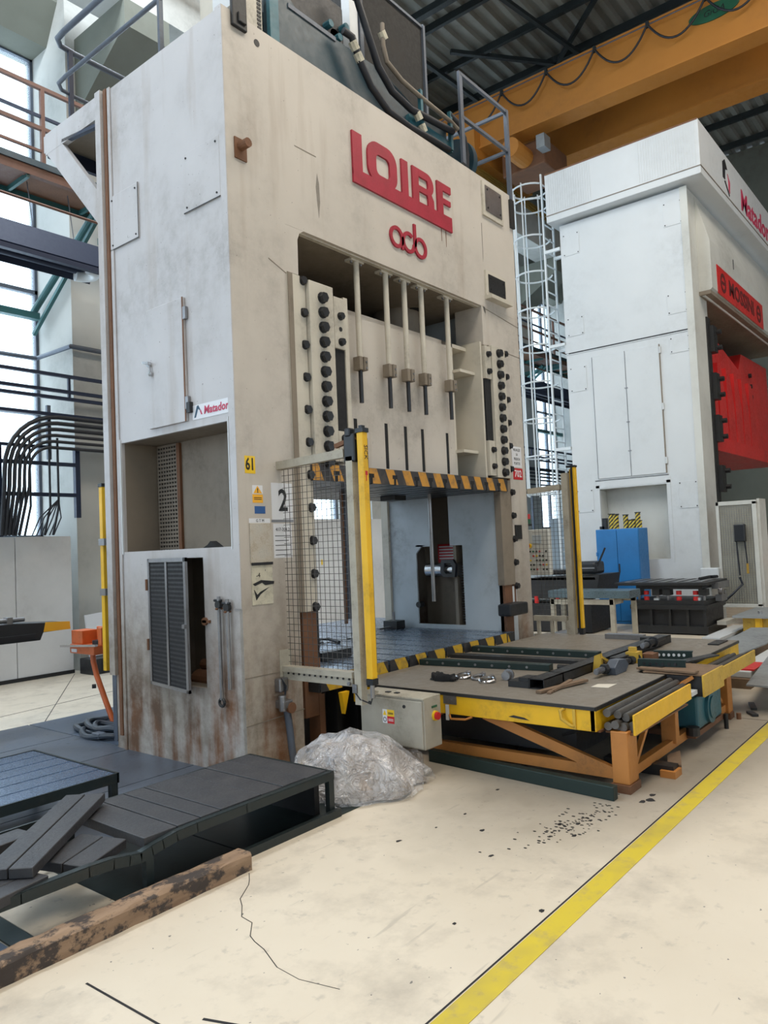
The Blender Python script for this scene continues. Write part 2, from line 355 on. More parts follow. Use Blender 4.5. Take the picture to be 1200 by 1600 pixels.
def lettering(txt, size, mat, parent, loc, rot, name='lettering', extrude=.0015, bold=0, xs=1.0, align='CENTER', shear=0):
    cu = bpy.data.curves.new('t', 'FONT'); cu.body = txt; cu.size = size; cu.extrude = extrude; cu.offset = bold; cu.align_x = align; cu.align_y = 'CENTER'; cu.shear = shear
    cu.resolution_u = 2
    t = bpy.data.objects.new('t', cu); COL.objects.link(t); bpy.context.view_layer.update()
    me = bpy.data.meshes.new_from_object(t.evaluated_get(bpy.context.evaluated_depsgraph_get()))
    bpy.data.objects.remove(t); me.materials.clear(); me.materials.append(M[mat])
    for v in me.vertices: v.co.x *= xs
    return inst(me, name, parent, loc, rot)
FY = (math.pi/2, 0, 0)              # text facing -Y
FX = (math.pi/2, 0, -math.pi/2)     # text facing -X
def hexbolt(r, h, axis=1):
    m = MB()
    if axis == 1:
        m.cyl((0, 0, 0), (0, -h*.25, 0), r*1.15, 12); m.cyl((0, -h*.25, 0), (0, -h, 0), r, 6)
    else:
        m.cyl((0, 0, 0), (-h*.25, 0, 0), r*1.15, 12); m.cyl((-h*.25, 0, 0), (-h, 0, 0), r, 6)
    return withmat(m.mesh('bolt'), 'bolt')
# ------------------------------------------------------------------ setting: floor
floor = thing('floor', None, None, (0, 0, 0), kind='structure')
MB().box(-22, 32, -17, 8, -.2, 0).build('concrete_slab', 'floor', floor)
def strip(name, mat, pts, width, z, parent):
    m = MB()
    for a, b in zip(pts[:-1], pts[1:]):
        d = (V(b)-V(a)).normalized(); n = V((-d.y, d.x))*width/2; a1 = V(a)-d*width*.3; b1 = V(b)+d*width*.3
        m.hexa([(a1.x-n.x, a1.y-n.y, .0005), (b1.x-n.x, b1.y-n.y, .0005), (b1.x+n.x, b1.y+n.y, .0005), (a1.x+n.x, a1.y+n.y, .0005), (a1.x-n.x, a1.y-n.y, z), (b1.x-n.x, b1.y-n.y, z), (b1.x+n.x, b1.y+n.y, z), (a1.x+n.x, a1.y+n.y, z)])
    return m.build(name, mat, parent)
MB().box(-8, 14, -2.76, -2.655, .0005, .002).build('painted_line', 'line', floor)
strip('painted_line_joint', 'ink', [(-8, -2.645), (14, -2.645)], .008, .0012, floor).name = 'expansion_joint'  # dark joint along the edge of the painted line
strip('expansion_joint', 'darkmesh', [(-2.05, -1.45), (-2.02, -2.6), (-2.0, -4)], .009, .0015, floor)
strip('expansion_joint', 'darkmesh', [(3.4, -2.3), (3.45, -7)], .006, .0012, floor)
ck = [(-1.05, -1.22), (-1.10, -1.28), (-1.14, -1.32), (-1.26, -1.40), (-1.30, -1.46), (-1.37, -1.54), (-1.38, -1.62), (-1.46, -1.70), (-1.48, -1.75), (-1.50, -1.83), (-1.56, -1.97)]
strip('crack', 'darkmesh', ck, .0035, .0012, floor); strip('crack', 'darkmesh', [(-1.56, -1.97), (-1.57, -2.1), (-1.53, -2.27)], .002, .0012, floor)
strip('scuff_mark', 'darkmesh', [(-1.93, -2.0), (-1.87, -2.16), (-1.88, -2.25)], .012, .0012, floor)
# pit cover plates round the left foot of the press
k = 0
for ix, (xa, xb) in enumerate(((-6.4, -4.9), (-4.9, -3.5), (-3.5, -2.1), (-2.1, -.9), (-.9, .02))):
    ys = [-1.07, -.2, .62, 1.5, 2.4, 3.28]
    for iy in range(5):
        if (ix, iy) in ((2, 2),): mt_ = 'floor'
        elif iy == 0: mt_ = 'pitgreen' if ix != 2 else 'pitplate'
        else: mt_ = 'checker' if (ix == 4 or (ix+iy) % 2) else 'pitplate'
        MB().box(xa+.006, xb-.006, ys[iy]+.006, ys[iy+1]-.006, .0005, .008).build('floor_plate', mt_, floor)
for iy, (ya, yb) in enumerate(((1.72, 2.5), (2.5, 3.28))): MB().box(.03, 1.0, ya, yb-.01, .0005, .008).build('floor_plate', 'pitplate', floor)
MB().box(-2.0, -1.62, -1.02, .1, .0085, .012).build('floor_plate', 'floor', floor)
# joints in the aisle behind
strip('expansion_joint', 'darkmesh', [(-3, 3.5), (2.2, 4.3)], .012, .0015, floor); strip('expansion_joint', 'darkmesh', [(0.2, 3.3), (2.0, 6.0)], .008, .0015, floor)
# oil drips and chips
for (x, y, r) in ((1.0, -2.5, .045), (.95, -2.47, .03), (.42, -2.3, .02), (.5, -2.34, .016), (.36, -2.22, .018), (.62, -2.4, .014), (.3, -2.3, .012), (.25, -2.36, .02), (-.32, -1.6, .02), (-.22, -2.12, .02), (.05, -1.9, .018), (.22, -1.68, .014), (-.9, -2.35, .012), (-.6, -2.6, .016), (-.05, -1.66, .01), (.7, -1.62, .018), (1.1, -2.48, .03)):
    pts = [(x+math.cos(t)*r*random.uniform(.6, 1.3), y+math.sin(t)*r*random.uniform(.4, .8)) for t in [i*math.pi/4 for i in range(8)]]
    MB().prism(pts, 2, .0005, .0016).build('oil_spot', 'darkmesh', floor)
m = MB()
for i in range(130):
    x = random.gauss(.42, .22); y = random.gauss(-2.28, .06)+(x-.42)*-.15; r = random.uniform(.003, .008)
    if y < -2.63: continue
    m.prism([(x+math.cos(t)*r, y+math.sin(t)*r*1.5) for t in [i*math.pi/3 for i in range(6)]], 2, .0005, .0016)
m.build('oil_drips', 'darkmesh', floor)['kind'] = 'stuff'
# ------------------------------------------------------------------ setting: back wall with window bays
COLX = [-11.3, -4.55, 2.2, 8.95, 15.7, 20.1]
wb = thing('wall_back', None, None, (6, 7, 0), kind='structure')
for x in COLX: MB().box(x, x+1.05, 6.2, 7.45, 0, 13).build('column', 'concrete', wb)
MB().box(-14, 21.1, 7.1, 7.4, 0, 1.98).build('sill_wall', 'concrete', wb)
for i, x in enumerate(COLX[:-1]):
    x0, x1 = x+1.05, COLX[i+1]
    MB().prism([(6.75, 9.55), (7.4, 9.55), (7.4, 10.75), (6.4, 10.75), (6.4, 10.1)], 0, x0, x1).build('spandrel_beam', 'spandrel', wb)
    MB().box(x0, x1, 6.7, 7.4, 12.0, 13.2).build('spandrel_beam', 'spandrel', wb)
for x in COLX:  # haunched corbels carrying the crane runway
    MB().prism([(6.2, 8.3), (6.2, 9.5), (4.85, 9.5), (4.85, 9.1)], 0, x+.15, x+.9).build('corbel', 'spandrel', wb)
pane = withmat(MB().box(-.5, .5, -.004, .004, -.5, .5).mesh('pane'), 'glass')
for i, x in enumerate(COLX[:-1]):
    x0, x1 = x+1.05, COLX[i+1]; wn = thing('window_%d' % (i+1), None, None, ((x0+x1)/2, 7.25, 1.98), kind='structure')
    nx = 5; wdt = (x1-x0)/nx; zs = [1.98, 3.9, 5.8, 7.7, 9.55]; m = MB()
    for k in range(nx+1): m.box(x0+k*wdt-.045, x0+k*wdt+.045, 7.2, 7.3, 1.98, 9.55)
    for z in zs: m.box(x0, x1, 7.2, 7.3, z-.03, z+.03)
    m.build('window_frame', 'rail', wn)
    for k in range(nx):
        for j in range(4): inst(pane, 'pane', wn, (x0+(k+.5)*wdt, 7.25, (zs[j]+zs[j+1])/2), scale=(wdt-.08, 1, zs[j+1]-zs[j]-.06))
    cw = thing('window_%d' % (i+11), None, None, ((x0+x1)/2, 7.25, 10.75), kind='structure')
    m = MB()
    for k in range(4): m.box(x0+k*(x1-x0)/3-.04, x0+k*(x1-x0)/3+.04, 7.2, 7.3, 10.75, 12.0)
    m.build('window_frame', 'rail', cw)
    for k in range(3): inst(pane, 'pane', cw, (x0+(k+.5)*(x1-x0)/3, 7.25, 11.375), scale=((x1-x0)/3-.08, 1, 1.25))
# ------------------------------------------------------------------ setting: roof
ceil = thing('ceiling', None, None, (5, -4, 13.2), kind='structure')
m = MB(); vs = []; y = -17.0; n = 0; prof = ((0, 0), (.12, 0), (.16, .09), (.30, .09))
while y < 8:
    for dy, dz in prof: vs += [(-22, y+dy, 13.25+dz), (32, y+dy, 13.25+dz)]; n += 1
    y += .34
m.add(vs, [(2*i, 2*i+1, 2*i+3, 2*i+2) for i in range(n-1)]); m.build('corrugated_sheet', 'roof', ceil)
for i in range(24):
    x = -12+i*1.48
    MB().box(x-.045, x+.045, -17, 8, 13.08, 13.24).build('purlin', 'truss', ceil)
for x in (-4.0, 2.75, 9.5, 16.2):   # roof trusses under the purlins
    m = MB(); m.box(x-.07, x+.07, -17, 7, 12.9, 13.05)
    y = -16
    m.build('truss_chord', 'truss', ceil)
for (a, b) in (((9.6, 3.2, 13.1), (11.9, 1.2, 13.1)), ((11.1, 5.0, 13.1), (14.2, 2.6, 13.1)), ((11.1, 1.0, 13.1), (14.2, 4.4, 13.1)), ((12.6, 5.2, 13.0), (12.6, 4.4, 11.9)), ((14.1, -.5, 13.1), (12.6, -2.2, 13.1)), ((9.6, 3.2, 12.95), (14.2, 2.5, 12.95)), ((9.6, 5.6, 12.95), (14.2, 5.4, 12.95))):
    MB().bar(a, b, .09).build('wind_brace', 'truss', ceil)
# far ends of the hall; unseen left and front walls added to limit daylight
wf = thing('wall_front', None, None, (1, -16, 0), kind='structure')
MB().box(-22, 32, -16.3, -16, 0, 3.6).build('wall_panel', 'concrete', wf); MB().box(-22, 32, -16.3, -16, 5.8, 13.2).build('wall_panel', 'concrete', wf)
for x in range(-20, 32, 6): MB().box(x, x+1.2, -16.3, -15.6, 3.6, 5.8).build('column', 'concrete', wf)
wl = thing('wall_left', None, None, (-22, -4, 0), kind='structure')
MB().box(-22.3, -22, -16, 7.4, 0, 13.2).build('wall_panel', 'partition', wl)
wr = thing('wall_right', None, None, (21.4, -4, 0), kind='structure')
MB().box(21.2, 21.6, -16, 7.4, 0, 13.2).build('wall_panel', 'spandrel', wr)
for y in (-8, -4.5, -1.0, 2.5): MB().box(20.7, 21.2, y, y+.7, 0, 13.2).build('column', 'spandrel', wr)
MB().box(20.6, 21.2, -16, 7.0, 9.6, 10.6).build('wall_beam', 'truss', wr)
# ------------------------------------------------------------------ crane runway, crane bridge
rw = thing('crane_runway', 'long concrete crane runway beam high along the windowed back wall', 'beam', (6, 5, 9.5))
MB().box(-13, 21.1, 4.85, 5.5, 9.5, 10.35).build('beam', 'concrete', rw); MB().box(-13, 21.1, 5.05, 5.2, 10.35, 10.5).build('rail', 'truss', rw)
for k in range(4): MB().box(-13, 21.1, 4.66, 4.70, 10.36-k*.06, 10.385-k*.06).build('conductor_bar', 'copper', rw)
cr = thing('overhead_crane', 'orange overhead travelling crane bridge spanning under the roof', 'crane', (12.5, 0, 10.8))
for (x0, x1) in ((11.50, 12.0), (13.25, 13.8)):
    g = MB().box(x0+.06, x1-.06, -15, 5.9, 10.83, 11.86).build('girder', 'crane', cr)
    MB().box(x0, x1, -15, 5.9, 10.78, 10.83).build('bottom_flange', 'crane', g); MB().box(x0, x1, -15, 5.9, 11.86, 11.9).build('top_flange', 'crane', g)
MB().box(11.3, 14.1, 4.6, 5.4, 10.55, 11.2).build('end_carriage', 'crane', cr)
m = MB(); m.tube([(11.42, y, 11.78) for y in (-15, 5.6)], .012, 6); m.build('festoon_wire', 'rail', cr)
ys = [5.0-i*1.11 for i in range(13)]
for a, b in zip(ys[:-1], ys[1:]):
    MB().tube([(11.40, a+(b-a)*t, 11.78-.50*4*t*(1-t)*(1.0 if i else 1)) for i, t in enumerate([k/14 for k in range(15)])], .022, 7).build('festoon_cable', 'hose', cr, smooth=True)
    MB().box(11.38, 11.44, a-.03, a+.03, 11.72, 11.84).build('cable_hanger', 'truss', cr)
ov = [(-.65+math.cos(t)*.46, 11.53+math.sin(t)*.16) for t in [i*math.pi/16 for i in range(32)]]
pl = MB().prism(ov, 0, 11.535, 11.555).build('oval_sign', 'green', cr)
lettering('GiGA', .17, 'ink', pl, (11.533, -.65, 11.53), FX, shear=.3)
# bridge gear seen past the railing
hg = thing('crane_hoist', 'rusty orange crane hoist gear beyond the press railing', 'hoist', (12.3, 3.6, 10.2))
MB().box(12.0, 13.2, 3.2, 4.3, 10.15, 10.75).build('hoist_body', 'rust', hg, .03); MB().cyl((12.0, 3.7, 10.4), (11.3, 3.7, 10.4), .22, 16).build('hoist_drum', 'crane', hg); MB().box(11.6, 11.9, 3.0, 3.2, 10.3, 10.6).build('hoist_panel', 'plate', hg)
# ------------------------------------------------------------------ gallery along the back wall
ga = thing('gallery_walkway', 'rust-brown gallery walkway with railings in front of the tall windows', 'walkway', (5, 5.3, 6.5))
for (a, b, nm) in ((-6, 2.15, 'a'), (3.3, 8.9, 'b'), (10.1, 22, 'c')):
    pass
MB().box(-6, 21, 4.98, 5.06, 6.50, 6.66).build('edge_beam', 'gallery', ga); MB().box(-6, 21, 4.96, 4.98, 6.62, 6.70).build('toe_plate', 'tealdark', ga); MB().box(-6, 21, 5.54, 5.60, 6.44, 6.56).build('edge_beam', 'tealgreen', ga)
for k in range(27): MB().box(-6+k+.02, -6+k+.98, 5.06, 5.54, 6.52, 6.56).build('floor_slab', 'rust' if k % 3 else 'gallery', ga)
for k in range(27): MB().box(-6+k-.02, -6+k+.02, 5.0, 5.6, 6.46, 6.52).build('cross_member', 'tealgreen', ga)
for z, r, mt_ in ((7.70, .03, 'gallery'), (7.32, .022, 'darkrail'), (7.16, .03, 'gallery'), (6.86, .02, 'gallery')): MB().bar((-6, 5.0, z), (21, 5.0, z), r*1.6).build('handrail', mt_, ga)
for k in range(10): MB().bar((-4.6+k*2.9, 5.0, 6.6), (-4.6+k*2.9, 5.0, 7.72), .05).build('post', 'gallery', ga)
for x in COLX[1:5]:
    MB().cyl((x-.12, 5.3, 6.44), (x-.12, 7.1, 5.45), .05, 10).build('strut', 'tealgreen', ga); MB().bar((x+.5, 5.05, 6.46), (x+.5, 6.2, 6.46), .1).build('bracket', 'tealgreen', ga)
    MB().bar((x-.10, 5.2, 6.4), (x-.12, 7.1, 5.1), .05).build('strut', 'tealgreen', ga)
MB().bar((-6, 7.0, 5.35), (2.1, 7.0, 5.35), .12, .10).build('wall_bar', 'tealgreen', ga); MB().bar((3.3, 7.0, 5.1), (20.1, 7.0, 5.1), .12, .10).build('wall_bar', 'tealgreen', ga)
MB().tube([(-6, 5.0, 6.16), (21, 5.0, 6.16)], .018, 6).build('service_pipe', 'gallery', ga)
# radiant heaters hung below
def heater(x0, x1, label):
    t = thing('radiant_heater', label, 'heater', ((x0+x1)/2, 5.0, 5.4), 'dark radiant tube heaters below the gallery')
    MB().prism([(4.75, 5.45), (4.80, 5.40), (4.92, 5.72), (5.18, 5.72), (5.30, 5.40), (5.35, 5.45), (5.22, 5.78), (4.88, 5.78)], 0, x0, x1).build('reflector_hood', 'darkrail', t)
    MB().box(x0, x1, 4.72, 4.80, 5.36, 5.42).build('hood_lip', 'darkrail', t)
    pts = [(x0, 4.93, 5.50), (x1-.25, 4.93, 5.50)]+[(x1-.25+.12*math.sin(a), 5.05-.12*math.cos(a), 5.50) for a in [i*math.pi/8 for i in range(1, 8)]]+[(x1-.25, 5.17, 5.50), (x0, 5.17, 5.50)]
    MB().tube(pts, .055, 10).build('heater_tube', 'darkrail', t, smooth=True)
    u = [(x1-.27+.17*math.sin(a), 5.03-.17*math.cos(a), 5.43) for a in [i*math.pi/10 for i in range(11)]]
    MB().tube(u, .075, 12).build('tube_bend', 'whitetube', t, smooth=True)
    for x in (x1-.35, x1-.9): MB().cyl((x, 5.05, 5.78), (x, 5.2, 6.5), .006, 5).build('hanger_wire', 'rail', t)
heater(-3, 1.98, 'dark tube heater hanging left of the big press, under the gallery')
heater(13.2, 19, 'dark tube heater seen through the caged ladder')
# cable trays and bundles
ct = thing('cable_tray', 'dark ladder cable tray railing running along the windows', 'cable tray', (6, 5.8, 3.9))
for z in (4.18, 3.96, 3.86, 3.62): MB().bar((-6, 5.78, z), (20, 5.78, z), .05, .045).build('tray_rail', 'darkrail', ct)
for k in range(22): MB().bar((-4.4+k*1.05, 5.78, 3.86), (-4.4+k*1.05, 5.78, 4.18), .035).build('tray_rung', 'darkrail', ct)
for k in range(5): MB().bar((1.62+k*3.4, 5.84, 3.0), (1.62+k*3.4, 5.84, 3.75), .05).build('drop_bar', 'rail', ct)
MB().bar((-6, 5.84, 3.17), (3.4, 5.84, 3.17), .04).build('tray_rail', 'darkrail', ct); MB().bar((10, 5.84, 3.17), (20, 5.84, 3.17), .04).build('tray_rail', 'darkrail', ct)
for z in (3.05, 2.62): MB().bar((-4, 5.9, z-.1), (2.08, 5.9, z-.1), .06, .05).build('support_bar', 'darkrail', ct)
MB().bar((2.05, 5.9, 2.2), (2.05, 5.9, 3.2), .07).build('support_post', 'darkrail', ct); MB().bar((.97, 5.9, 1.95), (.97, 5.9, 3.2), .05).build('support_post', 'darkrail', ct)
hb_ = thing('cable_harness', 'harness of thick black cables lying on the tray and sweeping down beside the left window', 'cables', (1.5, 5.74, 1.96))
for i in range(6):
    z0 = 3.58-i*.085; r = .75-i*.085; xc = 1.72-i*.02
    pts = [(20 if i < 4 else 9, 5.74, z0-.02*i), (9.9, 5.74, z0-.01), (xc, 5.74, z0)]+[(xc-r*math.sin(a), 5.74, z0-r+r*math.cos(a)) for a in [k*math.pi/16 for k in range(1, 9)]]+[(xc-r-.01, 5.74, 2.6), (xc-r-.03-.02*i, 5.8, 1.96)]
    MB().tube(pts, .030-.002*i, 8).build('cable', 'hose', hb_, smooth=True)
for x in (1.19, 1.26, 1.33, 1.60, 1.72): MB().tube([(x, 5.8, 3.3), (x, 5.8, 2.55), (x+.01, 5.82, 2.35), (x-.06, 5.86, 1.96)], .016, 7).build('hanging_cable', 'hose', hb_, smooth=True)
for x in (1.44, 1.5, 1.56, 1.62, 1.68, 1.74): MB().tube([(1.72, 5.80, 2.45), (x+.03, 5.84, 2.2), (x-.05, 5.9, 1.96)], .009, 6).build('splayed_cable', 'hose', hb_, smooth=True)
pp = MB().tube([(-5, 7.0, 4.62), (2.05, 7.0, 4.70), (2.12, 6.1, 4.72), (2.25, 6.1, 4.72), (8.8, 6.1, 4.72)], .035, 8).build('wall_pipe', 'rail', None, smooth=True)
tag(pp, 'grey-blue conduit pipe stepping out round the concrete column', 'pipe')
# ------------------------------------------------------------------ pale partition along the back
pt = thing('partition', 'pale grey panelled partition at the far left, below the cables', 'partition', (-2, 6.1, 0))
for k in range(10): MB().box(2.05-(k+1)*.80+.005, 2.05-k*.80-.005, 6.1, 6.14, .02, 1.95).build('panel', 'partition', pt, .004)
MB().box(-6, 2.045, 6.14, 6.19, 0, 1.93).build('backing', 'partition', pt); MB().box(-6, 2.05, 6.085, 6.1, 0, .05).build('plinth', 'ink', pt)
pt2 = thing('partition', 'pale grey panelled partition seen through the big press opening', 'partition', (6, 6.1, 0))
for k in range(7): MB().box(3.5+k*.807+.005, 3.5+k*.807+.80, 6.1, 6.14, .02, 2.20).build('panel', 'partition', pt2, .004)
MB().box(3.5, 9.15, 6.14, 6.19, 0, 2.18).build('backing', 'partition', pt2); MB().box(3.5, 9.15, 6.085, 6.1, 0, .05).build('plinth', 'ink', pt2)
for x in (6.6, 7.2): MB().box(x, x+.035, 6.09, 6.1, 1.3, 1.4).build('warning_sticker', 'yellow_sticker', pt2)
# ------------------------------------------------------------------ the big press
W, D, H = 4.32, 1.65, 5.68
pr = thing('hydraulic_press', 'tall cream four-column press with red raised lettering on its crown, nearest machine', 'press', (2.16, .8, 0))
# left upright
lu = MB()
lu.slab(0, 0, .03, (0, D), (0, H-.01), [(.08, 1.48, 1.65, 2.57), (.43, 1.12, .60, 1.58)]).build('side_plate', 'side', pr)
MB().slab(1, -.001, .03, (.0, .57), (0, 4.19), []).box(.57, .70, 0, .03, 3.81, 4.19).build('front_plate', 'cream', pr)
MB().box(.57, .60, .03, D, .0, 4.19).box(.03, .57, D-.03, D, 0, 4.19).build('inner_plate', 'cream', pr)
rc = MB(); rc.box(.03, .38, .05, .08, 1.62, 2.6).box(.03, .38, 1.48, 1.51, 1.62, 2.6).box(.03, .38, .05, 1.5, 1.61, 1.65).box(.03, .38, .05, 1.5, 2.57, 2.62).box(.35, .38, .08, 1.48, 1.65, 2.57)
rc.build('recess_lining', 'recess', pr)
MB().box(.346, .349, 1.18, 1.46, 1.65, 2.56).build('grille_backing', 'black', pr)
g = MB()
for i in range(8): g.box(.334, .340, 1.18+i*.038, 1.194+i*.038, 1.65, 2.56)
for i in range(27): g.box(.332, .338, 1.18, 1.46, 1.66+i*.034, 1.677+i*.034)
g.build('perforated_grille', 'soffit', pr)
MB().box(.325, .35, 1.13, 1.17, 1.65, 2.56).build('grille_edge', 'rust', pr)
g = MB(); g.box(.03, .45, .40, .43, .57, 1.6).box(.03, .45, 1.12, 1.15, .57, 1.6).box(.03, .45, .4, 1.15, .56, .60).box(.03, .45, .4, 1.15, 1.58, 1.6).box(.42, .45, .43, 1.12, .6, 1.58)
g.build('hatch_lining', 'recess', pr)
hb = MB().box(.22, .41, .5, .62, 1.2, 1.42).cyl((.3, .54, 1.35), (.3, .54, 1.0), .02, 8).box(.15, .3, .47, .57, 1.05, 1.09).build('hatch_valve', 'darksteel', pr, .01)
MB().cyl((.2, .55, .62), (.2, .8, .62), .07, 14).cyl((.26, .62, .72), (.26, .8, .72), .045, 12).build('hatch_pump', 'rust', pr)
MB().prism([(.30, 1.65), (.48, 1.65), (.42, 1.675), (.39, 1.70), (.35, 1.68)], 0, .04, .10).build('rag', 'glove', pr)
# swung filter door
dr = MB(); a = math.radians(11); hy = 1.14; ex, ey = -.69*math.sin(a), hy-.69*math.cos(a)
def dq(t): return (-.69*t*math.sin(a), hy-.69*t*math.cos(a))
def dbar(t0, t1, z0, z1, th=.012):
    x0, y0 = dq(t0); x1, y1 = dq(t1); return [(x0-th, y0, z0), (x1-th, y1, z0), (x1+th, y1, z0), (x0+th, y0, z0), (x0-th, y0, z1), (x1-th, y1, z1), (x1+th, y1, z1), (x0+th, y0, z1)]
for t0, t1, z0, z1 in ((0, .05, .58, 1.585), (.95, 1, .58, 1.585), (.48, .53, .6, 1.56), (0, 1, .58, .605), (0, 1, 1.555, 1.585)): dr.hexa(dbar(t0, t1, z0, z1))
door = dr.build('filter_door', 'steel', pr)
for t0, t1 in ((.05, .48), (.53, .95)):
    MB().hexa(dbar(t0, t1, .605, 1.555, .004)).build('filter_screen', 'darkmesh', door)
    m = MB()
    for i in range(28): m.hexa(dbar(t0, t1, .62+i*.0335, .634+i*.0335, .007))
    m.build('filter_louvre', 'ink', door)
for z in (.85, 1.33): MB().cyl((-.012, 1.155, z), (-.012, 1.155, z+.09), .012, 8).build('hinge', 'rust', pr)
MB().box(-.16, -.135, .44+.03, .50, 1.06, 1.09).build('door_latch', 'steel', door); MB().cyl((-.02, .42, 1.10), (0, .42, 1.10), .03, 10).box(-.02, 0, .36, .44, 1.09, 1.11).build('latch_keeper', 'rust', pr)
# rust-brown edge strip and corner cover strip of the side
MB().box(-.022, -.002, 1.545, 1.585, .12, H).build('edge_strip', 'rust', pr); MB().box(-.045, -.0, 1.60, 1.68, .62, H).build('edge_angle', 'side', pr); MB().box(-.012, -.002, 1.50, 1.54, .0, 5.68).build('edge_plate', 'side', pr)
MB().box(-.008, 0, .0, .07, 1.2, H).build('corner_strip', 'side', pr)
MB().box(-.010, -.001, 1.485, 1.50, 1.63, 2.60).box(-.010, -.001, .075, .085, 1.63, 2.60).build('recess_trim', 'white', pr)
# access door with lock
ad = MB().box(-.022, -.001, .55, 1.04, 2.63, 3.60).build('access_door', 'side', pr, .004)
MB().box(-.026, -.022, .548, .562, 2.63, 3.60).build('door_edge', 'rust', ad)
for z in (2.72, 3.42): MB().box(-.03, -.001, .515, .55, z, z+.10).build('hinge', 'steel', ad, .004)
MB().box(-.034, 0, .49, .53, 2.69, 2.77).build('hinge_block', 'darksteel', pr)
lk = MB().cyl((-.02, 1.0, 3.15), (-.05, 1.0, 3.15), .022, 12).bar((-.055, 1.05, 3.17), (-.055, .97, 3.15), .02).bar((-.045, .985, 3.15), (-.04, .975, 3.08), .012).cyl((-.03, .98, 3.07), (-.045, .98, 3.07), .02, 10)
lk.build('lock_handle', 'chrome', ad)
# bolted cover panels
for (y0, y1, z0, z1, nm) in ((1.12, 1.545, 4.24, 4.71, 0), (.07, .51, 4.24, 4.71, 1)):
    p = MB().box(-.010, -.001, y0, y1, z0, z1).build('cover_panel', 'side', pr, .003)
    MB().box(-.012, -.010, y0, y1, z0, z0+.008).build('panel_edge', 'darksteel', p)
    if nm == 0: MB().box(-.012, -.010, y0, y0+.008, z0, z1).build('panel_edge', 'darksteel', p)
    for (yy, zz) in ((y0+.04, z0+.04), (y1-.04, z0+.04), (y0+.04, z1-.04), (y1-.04, z1-.04)): MB().cyl((-.010, yy, zz), (-.016, yy, zz), .008, 8).build('screw', 'darksteel', p)
# company sticker on the side
st = MB().box(-.003, -.001, .035, .495, 2.63, 2.74).build('name_sticker', 'white_sticker', pr)
lettering('Matador', .085, 'redink', st, (-.0045, .215, 2.685), FX, bold=.002, shear=.12, extrude=.0006, xs=.98)
m = MB(); m.prism([(.475, 2.645), (.455, 2.645), (.425, 2.71), (.41, 2.695), (.40, 2.70), (.422, 2.735), (.44, 2.73)], 0, -.0045, -.003); m.build('logo_arc', 'blueink', st)
MB().prism([(.405, 2.69), (.39, 2.66), (.375, 2.66), (.395, 2.70)], 0, -.0045, -.003).build('logo_leg', 'redink', st)
# rods hung on the side
for y, z0, z1, s in ((.225, .54, 1.29, 1), (.13, .62, 1.27, 0)):
    t = thing('hook_wrench', ('long steel hook bar hanging on the press side, the longer one with a ringed foot', 'shorter steel bar hanging beside the longer hook bar, nearer the corner')[1-s], 'tool', (-.03, y, z0), 'steel bars hung on the press side')
    MB().cyl((-.03, y, z0), (-.03, y, z1), .014, 10).build('shaft', 'steel', t); MB().cyl((-.045, y, z1-.06), (-.015, y, z1-.06), .03, 12).cyl((-.03, y+.05, z1-.03), (-.03, y-.03, z1-.03), .01, 8).build('hook_head', 'darksteel', t)
    if s: MB().tube([(-.03+.0, y+.028*math.cos(q), z0-.02+.028*math.sin(q)) for q in [i*math.pi/6 for i in range(12)]], .011, 6, True).build('ring_foot', 'darksteel', t)
    MB().cyl((0, y, z1-.09), (-.06, y, z1-.09), .008, 8).build('wall_peg', 'rust', pr)
# crown front
MB().slab(1, -.001, .035, (0, W), (4.19, H), []).build('crown_front', 'cream', pr)
MB().slab(1, 0, .035, (3.60, W), (3.77, 4.19), []).slab(1, 0, .035, (3.95, W), (0, 3.77), []).build('front_plate', 'cream', pr)
MB().box(0.02, W, .035, D, H-.03, H-.005).build('crown_top', 'soffit', pr)
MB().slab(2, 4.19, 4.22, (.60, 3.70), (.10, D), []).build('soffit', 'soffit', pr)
MB().box(.76, 3.58, .0355, .075, 4.180, 4.2195).build('lintel_lip', 'cream2', pr)
MB().prism([(.70, 4.19), (.70, 3.80), (.705, 4.10), (.73, 4.16), (.78, 4.19)], 1, .0, .04).build('corner_gusset', 'cream', pr)
MB().prism([(3.60, 4.19), (3.60, 3.75), (3.585, 4.12), (3.54, 4.19)], 1, .0, .1).build('corner_gusset', 'cream', pr)
MB().box(3.52, 3.60, .0, .35, 3.76, 4.19).build('window_jamb', 'cream', pr)
MB().box(0.6, 3.7, D-.05, D-.02, 2.6, 4.19).build('rear_plate', 'tealdark', pr)  # dark closing panel added to keep the space above the ram dark
MB().box(0.60, 0.66, .04, D, 3.81, 4.19).build('window_jamb', 'tealdark', pr)
for x in (1.15, 3.1):
    MB().cyl((x, .85, 3.55), (x, .85, 4.19), .27, 28).build('connecting_screw', 'soffit', pr, smooth=True); MB().cyl((x, .62, 4.18), (x, .62, 4.195), .10, 18).build('oil_hole', 'black', pr)
